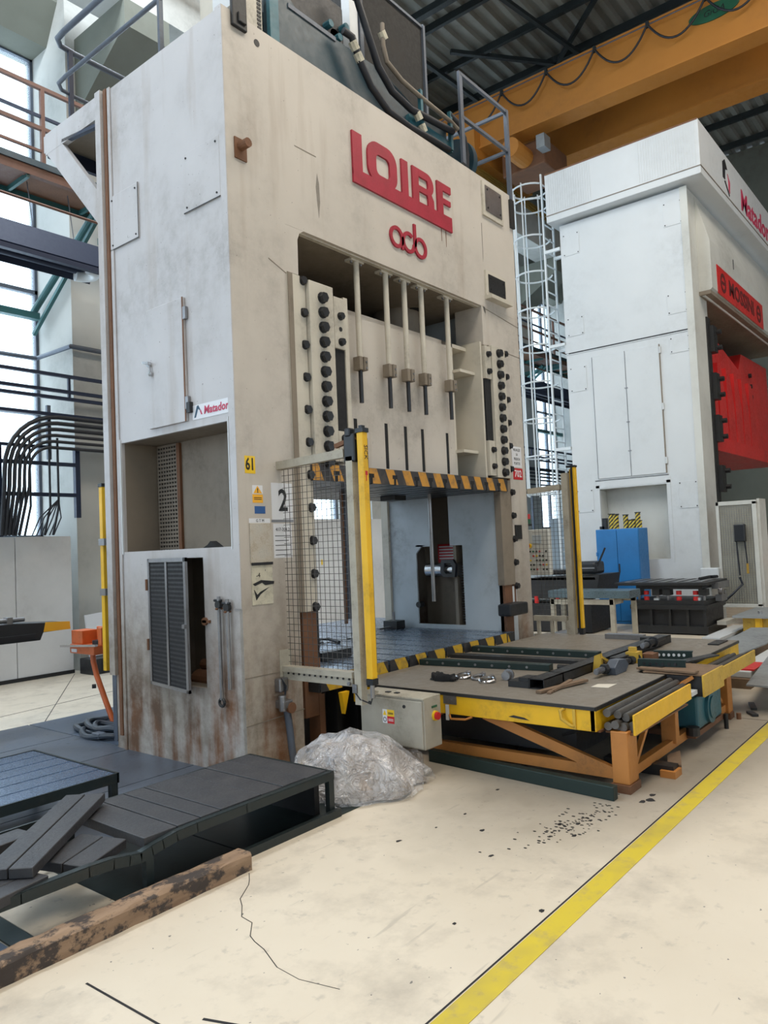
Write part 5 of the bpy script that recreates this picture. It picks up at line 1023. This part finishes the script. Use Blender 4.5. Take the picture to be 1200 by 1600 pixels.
t = thing('flanged_fitting', 'small bright flanged fitting between the rings and the box beam', 'fitting', (1.58, -1.22, ZT)); MB().cyl((1.55, -1.22, ZT+.035), (1.66, -1.20, ZT+.03), .034, 14).cyl((1.60, -1.215, ZT+.035), (1.62, -1.21, ZT+.034), .045, 14).build('flange', 'steel', t, smooth=True)
gvm = MB(); vs = []; fs = []
for j in range(13):
    for i in range(26):
        u = i/26*2*math.pi; v = j/12; r = math.cos(v*1.5)**.5; x = math.cos(u)*.065*r; y = math.sin(u)*.105*r; z = math.sin(v*1.5)*.05
        d = mn.noise(V((x*28, y*22, z*20)))*.05; vs.append((1.36+x*(1+d*8), -.76+y*(1+d*8), ZT+.002+max(0, z+d*(v > .1))))
for j in range(12):
    for i in range(26): a_ = j*26+i; b_ = j*26+(i+1) % 26; fs.append((a_, b_, b_+26, a_+26))
gvm.add(vs, fs); gl_ = thing('work_glove', 'black work gloves crumpled on the near table edge', 'glove', (1.36, -.76, ZT)); gvm.build('palm', 'glove', gl_, smooth=True)
for k in range(3): MB().tube([(1.34+k*.02, -.82, ZT+.025), (1.33+k*.024, -.87, ZT+.024), (1.335+k*.022, -.895, ZT+.018)], .013, 8).build('finger', 'glove', gl_, smooth=True)
def spindle(name, label, x, y, z, L, ang, grp='threaded spindles and clamps on the table'):
    t = thing(name, label, 'spindle', (x, y, ZT), grp); d = V((math.cos(ang), math.sin(ang), 0)); p = V((x, y, z))
    def c(a, b, r, mt_, nm_, n=14): MB().cyl(p+d*a, p+d*b, r, n).build(nm_, mt_, t, smooth=True)
    c(0, L*.22, .020, 'steel', 'threaded_end'); c(L*.22, L*.30, .040, 'darksteel', 'nut', 6); c(L*.30, L*.48, .030, 'bolt', 'shaft'); c(L*.48, L*.52, .048, 'bolt', 'washer'); c(L*.52, L, .020, 'bolt', 'shaft')
    for k in range(6): c(L*.02+k*L*.03, L*.03+k*L*.03, .025, 'steel', 'thread_ridge')
    return t
spindle('clamp_spindle', 'bluish threaded spindle with nut lying before the perforated bars', 1.90, -1.80, ZT+.05, .62, -.02)
spindle('clamp_spindle', 'threaded spindle lying against the far end of the box beam', 3.15, -1.70, ZT+.08, .62, .03)
spindle('clamp_spindle', 'short dark spindle under the ochre bracket', 2.55, -1.76, ZT+.03, .4, -.15)
t = thing('hexagon_clamp', 'blue-grey hexagonal clamp body on the threaded spindle', 'clamp', (2.2, -1.82, ZT)); MB().prism([(2.10, ZT), (2.30, ZT), (2.36, ZT+.05), (2.30, ZT+.10), (2.16, ZT+.11), (2.08, ZT+.06)], 1, -1.88, -1.80).build('jaw', 'teal' if 0 else 'rail', t, .005)
t = thing('ochre_bracket', 'ochre-painted welded bracket standing by the box beam', 'bracket', (2.25, -1.7, ZT)); MB().prism([(-1.74, ZT), (-1.66, ZT), (-1.68, ZT+.13), (-1.73, ZT+.15)], 0, 2.16, 2.20).bar((2.18, -1.72, ZT+.12), (2.40, -1.72, ZT+.03), .04, .02).build('gusset', 'dullyellow', t)
t = thing('ochre_bracket', 'smaller ochre and rust block behind the spindle', 'bracket', (2.75, -1.75, ZT)); MB().box(2.70, 2.82, -1.82, -1.72, ZT+.001, ZT+.09).box(2.72, 2.76, -1.80, -1.74, ZT+.09, ZT+.13).build('block', 'dullyellow', t); MB().box(2.84, 3.0, -1.90, -1.80, ZT+.001, ZT+.06).build('rusty_block', 'rust', t)
for i, (a, b, lb) in enumerate((((2.50, -1.90), (2.56, -2.26), 'nearer perforated bar sticking toward the yellow box'), ((2.98, -1.86), (3.06, -2.16), 'farther perforated bar with a row of holes'))):
    t = thing('perforated_bar', lb, 'bar', (a[0], a[1], ZT), 'perforated bars on the table'); z = ZT+.0015
    MB().bar((a[0], a[1], z+.035), (b[0], b[1], z+.035), .012, .066).bar((a[0]+.04, a[1], z+.006), (b[0]+.04, b[1], z+.006), .09, .010).bar((a[0]+.02, a[1], z+.066), (b[0]+.02, b[1], z+.066), .05, .008).build('angle_bar', 'darkgreen', t); d = (V((b[0], b[1], 0))-V((a[0], a[1], 0)))
    for k in range(6): c = V((a[0]-.006, a[1], z+.036))+d*(.14+k*.13); MB().cyl(c, c+V((-.003, 0, 0)), .013, 10).build('hole', 'white' if i else 'ink', t)
o = MB().bar((2.35, -2.0, ZT+.012), (3.2, -2.30, ZT+.03), .09, .012).build('flat_strip', 'darksteel'); tag(o, 'dark flat strip lying over the table notch', 'strip')
o = MB().bar((2.36, -1.96, ZT+.025), (2.30, -2.42, .56), .08, .014).build('flat_strip', 'wood'); tag(o, 'brown flat strip reaching onto the yellow box', 'strip')
t = thing('wood_splinter', 'splintered brown wood pieces lying beside the box beam end', 'wood', (1.45, -1.75, ZT)); MB().bar((1.20, -1.68, ZT+.012), (1.72, -1.80, ZT+.02), .045, .018).bar((1.3, -1.74, ZT+.01), (1.62, -1.73, ZT+.03), .03, .015).bar((1.22, -1.75, ZT+.008), (1.38, -1.72, ZT+.008), .03, .012).build('splinters', 'wood', t)
o = MB().prism([(1.58, -1.90), (1.70, -1.90), (1.76, -2.02), (1.60, -2.02)], 2, ZT+.001, ZT+.003).build('paper_scrap', 'paper'); tag(o, 'small pale paper scrap on the table top', 'paper')
o = MB().box(3.98, 4.30, -2.12, -2.02, ZT+.001, ZT+.012).build('metal_strip', 'darksteel'); tag(o, 'thin dark strip lying on the far table corner', 'strip')
t = thing('steel_channel', 'pale grey channel lying on the far table edge beside the box beam', 'channel', (4.2, -1.1, ZT)); MB().box(4.10, 4.20, -1.35, -.95, ZT+.001, ZT+.05).build('web', 'steel', t); MB().box(3.95, 4.08, -1.50, -1.38, ZT+.001, ZT+.05).build('dark_end', 'darksteel', t)
# ------------------------------------------------------------------ second press, white with a red ram
wp = thing('white_press', 'large white press with a red ram at the right, behind the feed table', 'press', (13.5, 1, 0))
X0 = 10.5
MB().slab(0, X0, X0+.06, (-.22, 2.25), (0, 7.9), [(.43, 1.72, 1.15, 2.53)]).build('side_plate', 'white', wp)
MB().box(X0+.061, X0+.9, -.225, -.18, 0, 7.9).build('front_column', 'whitewall', wp); MB().box(X0, X0+6.8, 2.2, 2.26, 0, 7.9).build('rear_plate', 'white', wp) if 0 else MB().box(X0+.061, X0+.9, 2.2, 2.26, 0, 7.9).build('rear_plate', 'white', wp)
MB().box(X0+.35, X0+.39, .4, 1.75, 1.1, 2.6).box(X0+.06, X0+.35, .38, .43, 1.1, 2.6).box(X0+.06, X0+.35, 1.72, 1.77, 1.1, 2.6).box(X0+.06, X0+.35, .4, 1.75, 1.1, 1.15).box(X0+.06, X0+.35, .4, 1.75, 2.53, 2.6).build('recess_lining', 'whitewall', wp)
MB().box(X0-.012, X0, -.23, 2.27, 5.30, 5.48).box(X0-.012, X0, -.23, 2.27, 5.26, 5.275).build('seam_band', 'white', wp)
MB().box(X0-.004, X0, -.2, 2.2, 5.28, 5.30).build('seam_shadow', 'ink', wp)
MB().box(X0-.02, X0-.001, -.25, -.12, 0, 7.9).build('corner_strip', 'whitewall', wp)
for (y0, y1) in ((.42, 1.065), (1.07, 1.72)): MB().box(X0-.02, X0, y0, y1-.004, 2.73, 5.12).build('door_leaf', 'white', wp, .004)
MB().box(X0-.022, X0-.0, 1.72, 1.724, 2.73, 5.12).build('door_gap', 'steel', wp); MB().box(X0-.024, X0-.02, 1.064, 1.072, 2.73, 5.12).build('door_gap', 'steel', wp); MB().box(X0-.026, X0-.0, .405, .42, 2.73, 5.12).build('hinge_line', 'recess', wp)
for z in (2.9, 3.9, 4.95): MB().cyl((X0-.02, .40, z), (X0-.02, .40, z+.12), .02, 8).build('hinge', 'white', wp)
for z in (3.2, 3.75, 4.4): MB().box(X0-.03, X0-.02, 1.04, 1.10, z, z+.02).build('door_catch', 'steel', wp)
MB().box(X0-.006, X0, .36, 1.79, 2.55, 2.68).box(X0-.006, X0, .36, .43, 1.1, 2.6).box(X0-.006, X0, 1.72, 1.79, 1.1, 2.6).build('recess_frame', 'white', wp); MB().box(X0-.008, X0, .38, 1.8, 2.69, 2.70).build('recess_frame_edge', 'darksteel', wp)
for (y0, y1, z0, z1) in ((-.15, .22, 4.9, 5.5-.3), (-.12, .22, 2.06, 2.55), (1.85, 2.2, 4.5, 5.0), (1.85, 2.2, 2.1, 2.55), (-.15, .22, 5.62, 6.0), (1.85, 2.2, 5.62, 6.0), (-.15, .2, 7.25, 7.7), (1.85, 2.2, 7.25, 7.7)):
    p = MB().box(X0-.008, X0, y0, y1, z0, z1).build('cover_panel', 'white', wp, .003)
    for yy in (y0+.03, y1-.03):
        for zz in (z0+.03, z1-.03): MB().cyl((X0-.008, yy, zz), (X0-.014, yy, zz), .012, 6).build('screw', 'darksteel', p)
MB().box(10.28, 17.5, -.57, 2.42, 7.95, 8.94).build('crown', 'white', wp, .01); MB().box(10.27, 17.5, -.58, 2.43, 8.08, 8.095).build('crown_seam', 'recess', wp)
MB().box(10.277, 10.281, -.56, 2.41, 8.92, 8.95).build('crown_edge', 'rust', wp)
for i in range(60): MB().box(10.274, 10.281, -.50+i*.048, -.482+i*.048, 8.13, 8.9).build('crown_rib', 'white', wp) if i % 1 == 0 and (i < 22 or i > 40) else None
MB().prism([(-.22, 6.0), (-.30, 5.96), (-.45, 6.1), (-.45, 7.0), (-.22, 7.9)], 0, 11.0, 17.4).build('crown_apron', 'whitewall', wp); MB().box(10.95, 17.4, -.43, 1.8, 5.98, 6.05).build('apron_soffit', 'recess', wp)
cl_ = lettering('Matador', .62, 'redink', wp, (14.25, -.575, 8.38), FY, xs=1.15, bold=.012, shear=.1, extrude=.003)
MB().prism([(11.75, 8.40), (11.78, 8.72), (11.95, 8.82), (12.1, 8.66), (11.95, 8.62), (11.9, 8.40)], 1, -.578, -.57).prism([(11.85, 8.36), (12.15, 8.14), (12.18, 8.18), (11.92, 8.38)], 1, -.578, -.57).build('logo_arc', 'ink', wp); MB().prism([(12.1, 8.58), (12.25, 8.45), (12.2, 8.22), (12.13, 8.28), (12.15, 8.45)], 1, -.578, -.57).build('logo_leg', 'redink', wp)
MB().box(12.6, 12.64, -.455, -.45, 6.85, 7.05).build('slot', 'ink', wp)
sg2 = MB().box(11.35, 14.9, -.462, -.452, 6.05+.02, 6.62).build('name_board', 'bright_red', wp); lettering('MOSSINI', .42, 'signink', sg2, (13.1, -.465, 6.34), FY, xs=1.25, bold=.012, extrude=.002)
for xx in (11.72, 14.5): MB().ring([(xx+.19*math.cos(t), 6.34+.19*math.sin(t)) for t in [i*math.pi/14 for i in range(28)]], [(xx+.12*math.cos(t), 6.34+.12*math.sin(t)) for t in [i*math.pi/14 for i in range(28)]], 1, -.467, -.462).box(xx-.09, xx+.09, -.467, -.462, 6.31, 6.37).build('round_mark', 'signink', sg2)
# guide column and red ram
MB().box(11.25, 11.45, -.25, .15, .4, 5.65).build('guide_column', 'darksteel', wp)
for z in (2.35, 3.3, 4.1, 5.0):
    q = MB().box(11.38, 11.62, -.32, .0, z, z+.5).build('guide_block', 'darksteel', wp)
    for zz in (z+.1, z+.4): MB().cyl((11.6, -.32, zz), (11.6, -.40, zz), .05, 6).build('bolt', 'ink', q)
MB().box(11.4, 17.4, 1.7, 1.75, 0, 6.0).build('rear_wall', 'inner', wp); MB().box(11.3, 11.4, .2, 1.7, 0, 6).build('inner_side', 'inner', wp); MB().box(11.5, 13.2, .3, 1.2, 2.25, 3.1).build('lower_tool', 'tealdark', wp, .05)
rr_ = thing('red_ram', 'bright red press ram with stepped ribs inside the white press', 'ram', (14, .3, 3.1))
MB().prism([(11.55, 3.4), (17, 3.4), (17, 5.6), (14.6, 5.55), (14.3, 5.15), (11.55, 5.75)], 1, -.02, .9).build('ram_body', 'bright_red', rr_)
MB().box(11.5, 17, -.22, .9, 3.15, 3.42).build('ram_base', 'bright_red', rr_)
for i in range(6):
    x = 11.62+i*.60; MB().prism([(x, 3.42), (x+.55, 3.42), (x+.50, 4.2), (x+.24, 4.95-.02*i), (x, 4.98-.02*i)], 1, -.13, -.02).build('rib', 'bright_red', rr_)
for i in range(6): MB().cyl((15.2, -.02, 3.9+i*.25), (15.2, -.08, 3.9+i*.25), .05, 8).build('ram_bolt', 'ink', rr_)
MB().box(14.62, 14.72, -.05, -.02, 3.9, 4.5).build('ram_slot', 'ink', rr_)
# mesh door of the white press with its black box
md_ = thing('mesh_gate', 'pale framed mesh gate standing open at the front of the white press', 'gate', (10.4, -.85, .3))
GX = 10.3
MB().box(GX, GX+.05, -.50, -.45, .32, 2.12).box(GX, GX+.05, -1.10, -1.03, .32, 2.10).box(GX, GX+.05, -1.10, -.45, 2.05, 2.12).box(GX, GX+.05, -1.10, -.45, .30, .36).build('gate_frame', 'whitewall', md_, .005)
MB().box(GX+.02, GX+.05, -1.03, -.50, .36, 2.05).build('perforated_sheet', 'film2', md_); MB().box(GX+.05, GX+.5, -1.14, -1.10, .3, 2.14).build('side_frame', 'whitewall', md_)
m = MB()
for i in range(14): m.bar((GX+.01, -.51-i*.039, .36), (GX+.01, -.51-i*.039, 2.05), .004)
for i in range(44): m.bar((GX+.012, -.50, .38+i*.039), (GX+.012, -1.03, .38+i*.039), .004)
m.build('wire_mesh', 'steel', md_)['kind'] = 'stuff'
o = MB().box(GX-.12, GX-.005, -.92, -.75, 1.42, 1.72).build('black_control_box', 'skid', None, .015); tag(o, 'black control box hung on the pale mesh gate with two cables', 'box')
for i, (y, z) in enumerate(((-.77, .85), (-.90, 1.05))):
    o = MB().tube([(GX-.06, y, 1.42), (GX-.06, y-.01, (1.42+z)/2), (GX-.06, y-.02, z)], .012, 6).build('hanging_cable', 'hose', None, smooth=True); tag(o, ('left cable hanging from the black box on the gate', 'right cable hanging from the black box on the gate')[i], 'cable')
o = MB().cyl((GX-.06, -.92, 1.05), (GX-.06, -.92, .88), .02, 8).build('plug', 'copper'); tag(o, 'brass plug at the end of the right hanging cable', 'plug')
o = MB().tube([(GX-.08, -.79, .82), (GX-.08, -.83, .70), (GX-.2, -.70, .55), (GX-.2, -.56, .42)], .02, 6).build('drooping_cable', 'hose', None, smooth=True); tag(o, 'black cable drooping across the lower mesh gate to the die', 'cable')
o = MB().box(10.2, 10.48, -.46, -.16, .80, .98).build('white_box', 'white', None, .01); tag(o, 'small white box fixed on the white press foot behind the die', 'box')
# ladder with safety cage behind
la = thing('caged_ladder', 'white caged ladder rising between the two presses', 'ladder', (10.72, 2.75, 2.2))
cx, cy, r = 10.72, 2.98, .37
for z in [2.55+i*.76 for i in range(9)]+[8.95]:
    MB().tube([(cx+r*math.cos(t), cy+r*math.sin(t), z) for t in [math.radians(-60+i*15) for i in range(21)]], .018, 6).build('hoop', 'whitetube', la, smooth=True)
for a_ in (0, 45, 90, 135, 180): MB().bar((cx+r*math.cos(math.radians(a_)), cy+r*math.sin(math.radians(a_)), 2.5), (cx+r*math.cos(math.radians(a_)), cy+r*math.sin(math.radians(a_)), 9.0), .045, .012, up=(math.sin(math.radians(a_)), -math.cos(math.radians(a_)), 0)).build('cage_bar', 'whitetube', la)
for x in (cx-.22, cx+.22): MB().bar((x, 2.60, .3), (x, 2.60, 9.1), .045, .03).build('stile', 'whitetube', la)
for i in range(31): MB().bar((cx-.22, 2.60, .5+i*.28), (cx+.22, 2.60, .5+i*.28), .022).build('rung', 'whitetube', la)
for z in (3.4, 5.5, 7.45): MB().bar((cx-.22, 2.26, z), (cx-.22, 2.6, z), .06).bar((cx+.22, 2.26, z), (cx+.22, 2.6, z), .06).build('wall_bracket', 'whitetube', la)
# ------------------------------------------------------------------ blue cabinet with striped parts on top
bc = thing('steel_cabinet', 'blue two-door steel cabinet against the white press', 'cabinet', (10.1, 1.2, 0))
MB().box(9.92, 10.38, .79, 1.60, 0, 1.74).build('body', 'blue', bc, .008)
for (y0, y1) in ((.80, 1.19), (1.20, 1.59)): MB().box(9.905, 9.92, y0, y1, .06, 1.72).build('door', 'blue', bc, .004)
MB().box(9.89, 9.905, 1.16, 1.18, .95, 1.1).build('handle', 'darksteel', bc); MB().box(9.89, 9.905, 1.57, 1.60, 1.25, 1.32).build('hinge', 'blue', bc)
for i, (y, h, r_) in enumerate(((1.36, .27, .05), (1.28, .26, .055), (1.09, .24, .045), (1.0, .14, .04), (.94, .15, .035), (.86, .27, .045), (.82, .12, .03))):
    t = thing('striped_part', 'yellow and black striped round part on the blue cabinet, %s from the left' % ('first', 'second', 'third', 'fourth', 'fifth', 'sixth', 'seventh')[i], 'machine part', (10.12, y, 1.74), 'striped parts on the cabinet')
    MB().cyl((10.12, y, 1.745), (10.12, y, 1.745+h), r_, 14).build('striped_body', 'spiral', t, smooth=True); MB().cyl((10.12, y, 1.745+h), (10.12, y, 1.76+h), r_*1.25, 14).build('cap', 'darksteel', t)
t = thing('black_part', 'black block at the left end of the blue cabinet top', 'machine part', (10.1, 1.5, 1.74)); MB().box(10.05, 10.15, 1.44, 1.52, 1.745, 1.95).box(10.05, 10.2, 1.48, 1.57, 1.745, 1.80).build('block', 'skid', t)
# ------------------------------------------------------------------ die set in front
di = thing('die_set', 'black progressive die set with red springs on a dark base, between the presses', 'die', (9.2, 0, 0))
MB().box(8.72, 9.75, -.66, .52, .02, .14).build('base_plate', 'darksteel', di); MB().box(8.78, 9.75, -.62, .5, .14, .42).build('riser_core', 'ink', di); MB().box(8.70, 9.78, -.66, .55, .40, .47).build('lower_plate', 'darksteel', di)
for y in (-.64, -.38, -.1, .2, .46): MB().box(8.72, 8.80, y, y+.04, .14, .42).build('riser_rib', 'darksteel', di)
MB().box(8.74, 9.70, -.62, .5, .47, .54).build('die_shoe', 'darksteel', di)
for y, mt_ in ((.43, 'steel'), (.13, 'steel'), (-.04, 'steel'), (-.60, 'steel')): MB().cyl((8.82, y, .54), (8.82, y, .66), .022, 12).build('guide_pin', mt_, di); MB().box(8.74, 8.90, y-.06, y+.06, .62, .72).build('pin_bush', 'darksteel', di)
for y in (.30, -.22, -.48): MB().cyl((8.80, y, .54), (8.80, y, .60), .042, 14).build('red_spring', 'bright_red', di); MB().cyl((8.80, y, .63), (8.80, y, .69), .042, 14).build('red_spring', 'bright_red', di)
MB().box(8.78, 8.84, .10, .18, .54, .57).box(8.78, 8.84, -.55, -.48, .54, .585).build('pale_stop', 'white', di)
MB().box(8.75, 9.7, -.60, .45, .72, .78).build('upper_shoe', 'darksteel', di); MB().box(8.66, 9.80, -.70, .78, .78, .83).build('top_plate', 'darksteel', di, .006)
for i in range(7): MB().box(8.75, 9.7, -.6+i*.19, -.50+i*.19, .831, .84).build('glint_strip', 'steel', di)  # bright strips standing in for reflections on the top plate
MB().cyl((9.2, -.72, .66), (9.2, -.78, .66), .06, 14).cyl((9.5, -.66, .62), (9.5, -.74, .62), .04, 12).build('side_gear', 'steel', di); MB().box(9.1, 9.75, -.74, -.64, .70, .80).box(9.2, 9.5, -.76, -.66, .5, .6).build('side_fitting', 'steel', di); MB().box(9.2, 9.75, -.80, -.66, .12, .18).build('white_foot', 'whitewall', di)
o = MB().tube([(9.3, -.4, .85), (9.5, -.5, .87), (9.7, -.45, .86), (9.6, -.6, .87)], .025, 7).build('black_rag', 'glove', None, smooth=True); tag(o, 'black cloth lying on the far corner of the die set', 'cloth')
# second die and clutter further left
d2 = thing('die_set', 'long dark die on the left with slanted ends, behind the right mesh guard', 'die', (8.6, 1.7, 0))
MB().prism([(1.0, .62), (.92, .98), (2.6, .92), (2.6, .60), (1.2, .55)], 0, 8.4, 9.3).build('upper_die', 'darksteel', d2); MB().box(8.4, 9.3, 1.0, 2.7, .90, .94).build('top_plate', 'plate', d2)
MB().box(8.4, 9.2, 1.1, 2.6, .02, .5).build('lower_die', 'ink', d2)
for y in (1.3, 1.7, 2.1, 2.5): MB().cyl((8.42, y, .5), (8.42, y, .62), .04, 12).build('red_spring', 'bright_red', d2)
d3 = thing('black_case', 'black tool case lying on the long dark die', 'case', (8.6, 1.3, .98)); MB().box(8.5, 8.9, 1.02, 1.5, .985, 1.20).build('shell', 'skid', d3, .05); MB().box(8.49, 8.495, 1.04, 1.48, 1.08, 1.10).build('band', 'steel', d3)
o = MB().bar((8.6, 1.04, 1.1), (8.65, .90, 1.42), .03).build('case_rod', 'skid'); tag(o, 'thin black rod leaning beside the tool case at the blue cabinet', 'rod')
o = MB().prism([(8.5, 1.6), (8.9, 1.6), (8.95, 2.3), (8.45, 2.2)], 2, .985, 1.06).build('dark_cover', 'glove', None, .02); tag(o, 'dark cloth heap on the long die behind the mesh', 'cloth')
# bench
be2 = thing('work_bench', 'beige framed bench with a blue-grey steel top before the die sets', 'bench', (7.8, .9, 0))
MB().box(7.58, 8.05, .12, 1.45, .66, .78).build('steel_top', 'tealtop', be2, .006)
MB().box(7.6, 7.66, .38, 1.42, .56, .64).box(7.6, 8.0, .38, .43, .56, .64).build('frame_rail', 'frame_beige', be2)
for (x, y) in ((7.6, .37), (7.97, .18), (7.6, 1.36), (7.97, 1.36)): MB().box(x, x+.06, y, y+.07, 0, .66).build('leg', 'frame_beige', be2)
MB().box(7.97, 8.02, .18, .4, .60, .66).build('frame_rail', 'frame_beige', be2)
t = thing('small_bottle', 'tiny brass-capped bottle on the bench top', 'bottle', (7.7, 1.15, .78)); MB().cyl((7.7, 1.15, .781), (7.7, 1.15, .86), .022, 12).cyl((7.7, 1.15, .86), (7.7, 1.15, .90), .009, 8).build('bottle_body', 'dullyellow', t, smooth=True)
# low parts on the floor behind the right guard
for i, (x, y, w_, h, mt_, lb) in enumerate(((6.6, 1.25, .35, .14, 'darksteel', 'dark flat die plate on the floor behind the right guard legs'), (6.6, .72, .34, .22, 'darksteel', 'dark stacked block on the floor under the yellow sensor column'), (6.5, .45, .35, .10, 'ink', 'long low black block on the floor left of the bench leg'), (6.2, 1.55, .3, .12, 'green', 'green valve block on the floor behind the guard'), (5.8, 1.0, .3, .06, 'plate', 'pale sheet lying on the floor behind the guard legs'))):
    t = thing('floor_block', lb, 'machine part', (x, y, 0), 'die parts on the floor behind the guard')
    MB().box(x-.25, x+.25, y-w_/2, y+w_/2, 0, h).build('block_body', mt_, t, .01); MB().box(x-.2, x+.15, y-w_/3, y+w_/4, h, h+.05).build('upper_block', 'steel' if i != 3 else 'green', t, .01)
# far cabinets and bin
t = thing('tall_cabinet', 'tall blue-grey cabinet behind the right guard, far back', 'cabinet', (12, 3.2, 0)); MB().box(11.6, 12.2, 2.95, 3.35, 0, 2.05).build('body', 'rail2', t); MB().box(11.59, 11.6, 3.0, 3.3, .1, 1.95).build('door', 'rail2', t)
t = thing('waste_container', 'green container standing far back by the windows', 'container', (17.5, 5.2, 0)); MB().prism([(16.4, 0), (18.6, 0), (18.8, 1.35), (16.2, 1.35)], 1, 4.8, 5.6).build('tub', 'binblue', t, .02); MB().box(16.15, 18.85, 4.75, 5.65, 1.33, 1.42).build('rim', 'blue', t)
t = thing('storage_rack', 'dark rack with bright gaps seen between the columns, far back', 'rack', (14, 5.9, 0))
for x in (12.6, 13.6, 14.6, 15.5): MB().box(x, x+.06, 5.8, 5.86, 0, 3.0).build('upright', 'rail', t)
for z in (.9, 1.8, 2.9): MB().box(12.6, 15.56, 5.78, 6.1, z, z+.06).build('shelf', 'rail', t)
# ------------------------------------------------------------------ steel sheets and pallets at the right edge
t = thing('steel_sheet_stack', 'grey steel sheet lying on a timber block at the right edge, nearest', 'sheet', (4.6, -2.5, 0)); MB().prism([(3.62, -2.43), (3.60, -2.9), (6.2, -2.9), (6.4, -2.12)], 2, .235, .25).build('sheet', 'plate', t); MB().box(4.2, 5.6, -2.9, -2.62, 0.0, .235).build('support_block', 'cream_label', t)
t = thing('steel_sheet_stack', 'second grey sheet behind, with a bright strip between', 'sheet', (6.4, -1.8, 0)); MB().prism([(5.6, -1.52), (5.3, -1.90), (8.2, -2.1), (8.0, -1.45)], 2, .22, .235).build('sheet', 'plate', t); MB().box(5.9, 7.6, -1.85, -1.6, 0, .22).build('support_block', 'wood', t)
t = thing('wrapped_pallet', 'film-wrapped red and white stack low at the right edge', 'pallet', (5.3, -2.1, 0)); MB().box(4.75, 6.6, -2.20, -2.0, .10, .17).build('wrapped_sheets', 'white', t, .01); MB().box(4.8, 5.3, -2.22, -2.05, .17, .185).build('red_sheet', 'bright_red', t); MB().box(4.7, 5.2, -2.2, -1.95, 0, .10).box(5.8, 6.3, -2.2, -1.95, 0, .10).build('pallet_block', 'wood', t)
t = thing('die_pallet', 'yellow block with grey plate on a wooden pallet beside the die set', 'pallet', (9, -1.5, 0)); MB().box(8.6, 10.2, -1.95, -1.12, .0, .06).build('pallet_deck', 'rust', t); MB().box(8.7, 10.0, -1.9, -1.17, .06, .30).build('yellow_block', 'dullyellow', t); MB().box(8.6, 10.1, -1.95, -1.05, .30, .33).build('plate', 'plate', t); MB().box(8.66, 8.70, -1.45, -1.35, .06, .3).build('block_rib', 'yellow', t)
MB().cyl((9.0, -1.35, .33), (9.0, -1.35, .37), .03, 10).build('bright_bolt', 'chrome', t)
t = thing('red_fixture', 'red machine fixture with yellow edging just past the mesh gate', 'machine part', (12.2, -1.4, .4)); MB().box(11.6, 13.5, -1.7, -1.15, .95, 1.15).box(11.8, 12.3, -1.6, -1.3, .72, .86).build('red_body', 'bright_red', t); MB().box(11.55, 13.5, -1.7, -1.12, .86, .95).box(11.6, 13.5, -1.7, -1.15, .38, .72).build('dark_body', 'darksteel', t); MB().box(11.54, 11.55, -1.7, -1.12, .88, .92).box(11.58, 11.6, -1.7, -1.15, .62, .68).build('yellow_edging', 'yellow', t); MB().box(11.8, 13, -1.6, -1.2, 0, .38).build('plinth', 'darksteel', t)
t = thing('floor_plate_stack', 'pale flat plates on the floor behind the feed table corner', 'sheet', (8.2, -1.0, 0)); MB().box(7.6, 8.6, -1.1, -.85, 0, .04).build('lower_plate', 'plate', t); MB().box(7.9, 9.6, -1.05, -.8, .04, .08).build('upper_plate', 'white', t)
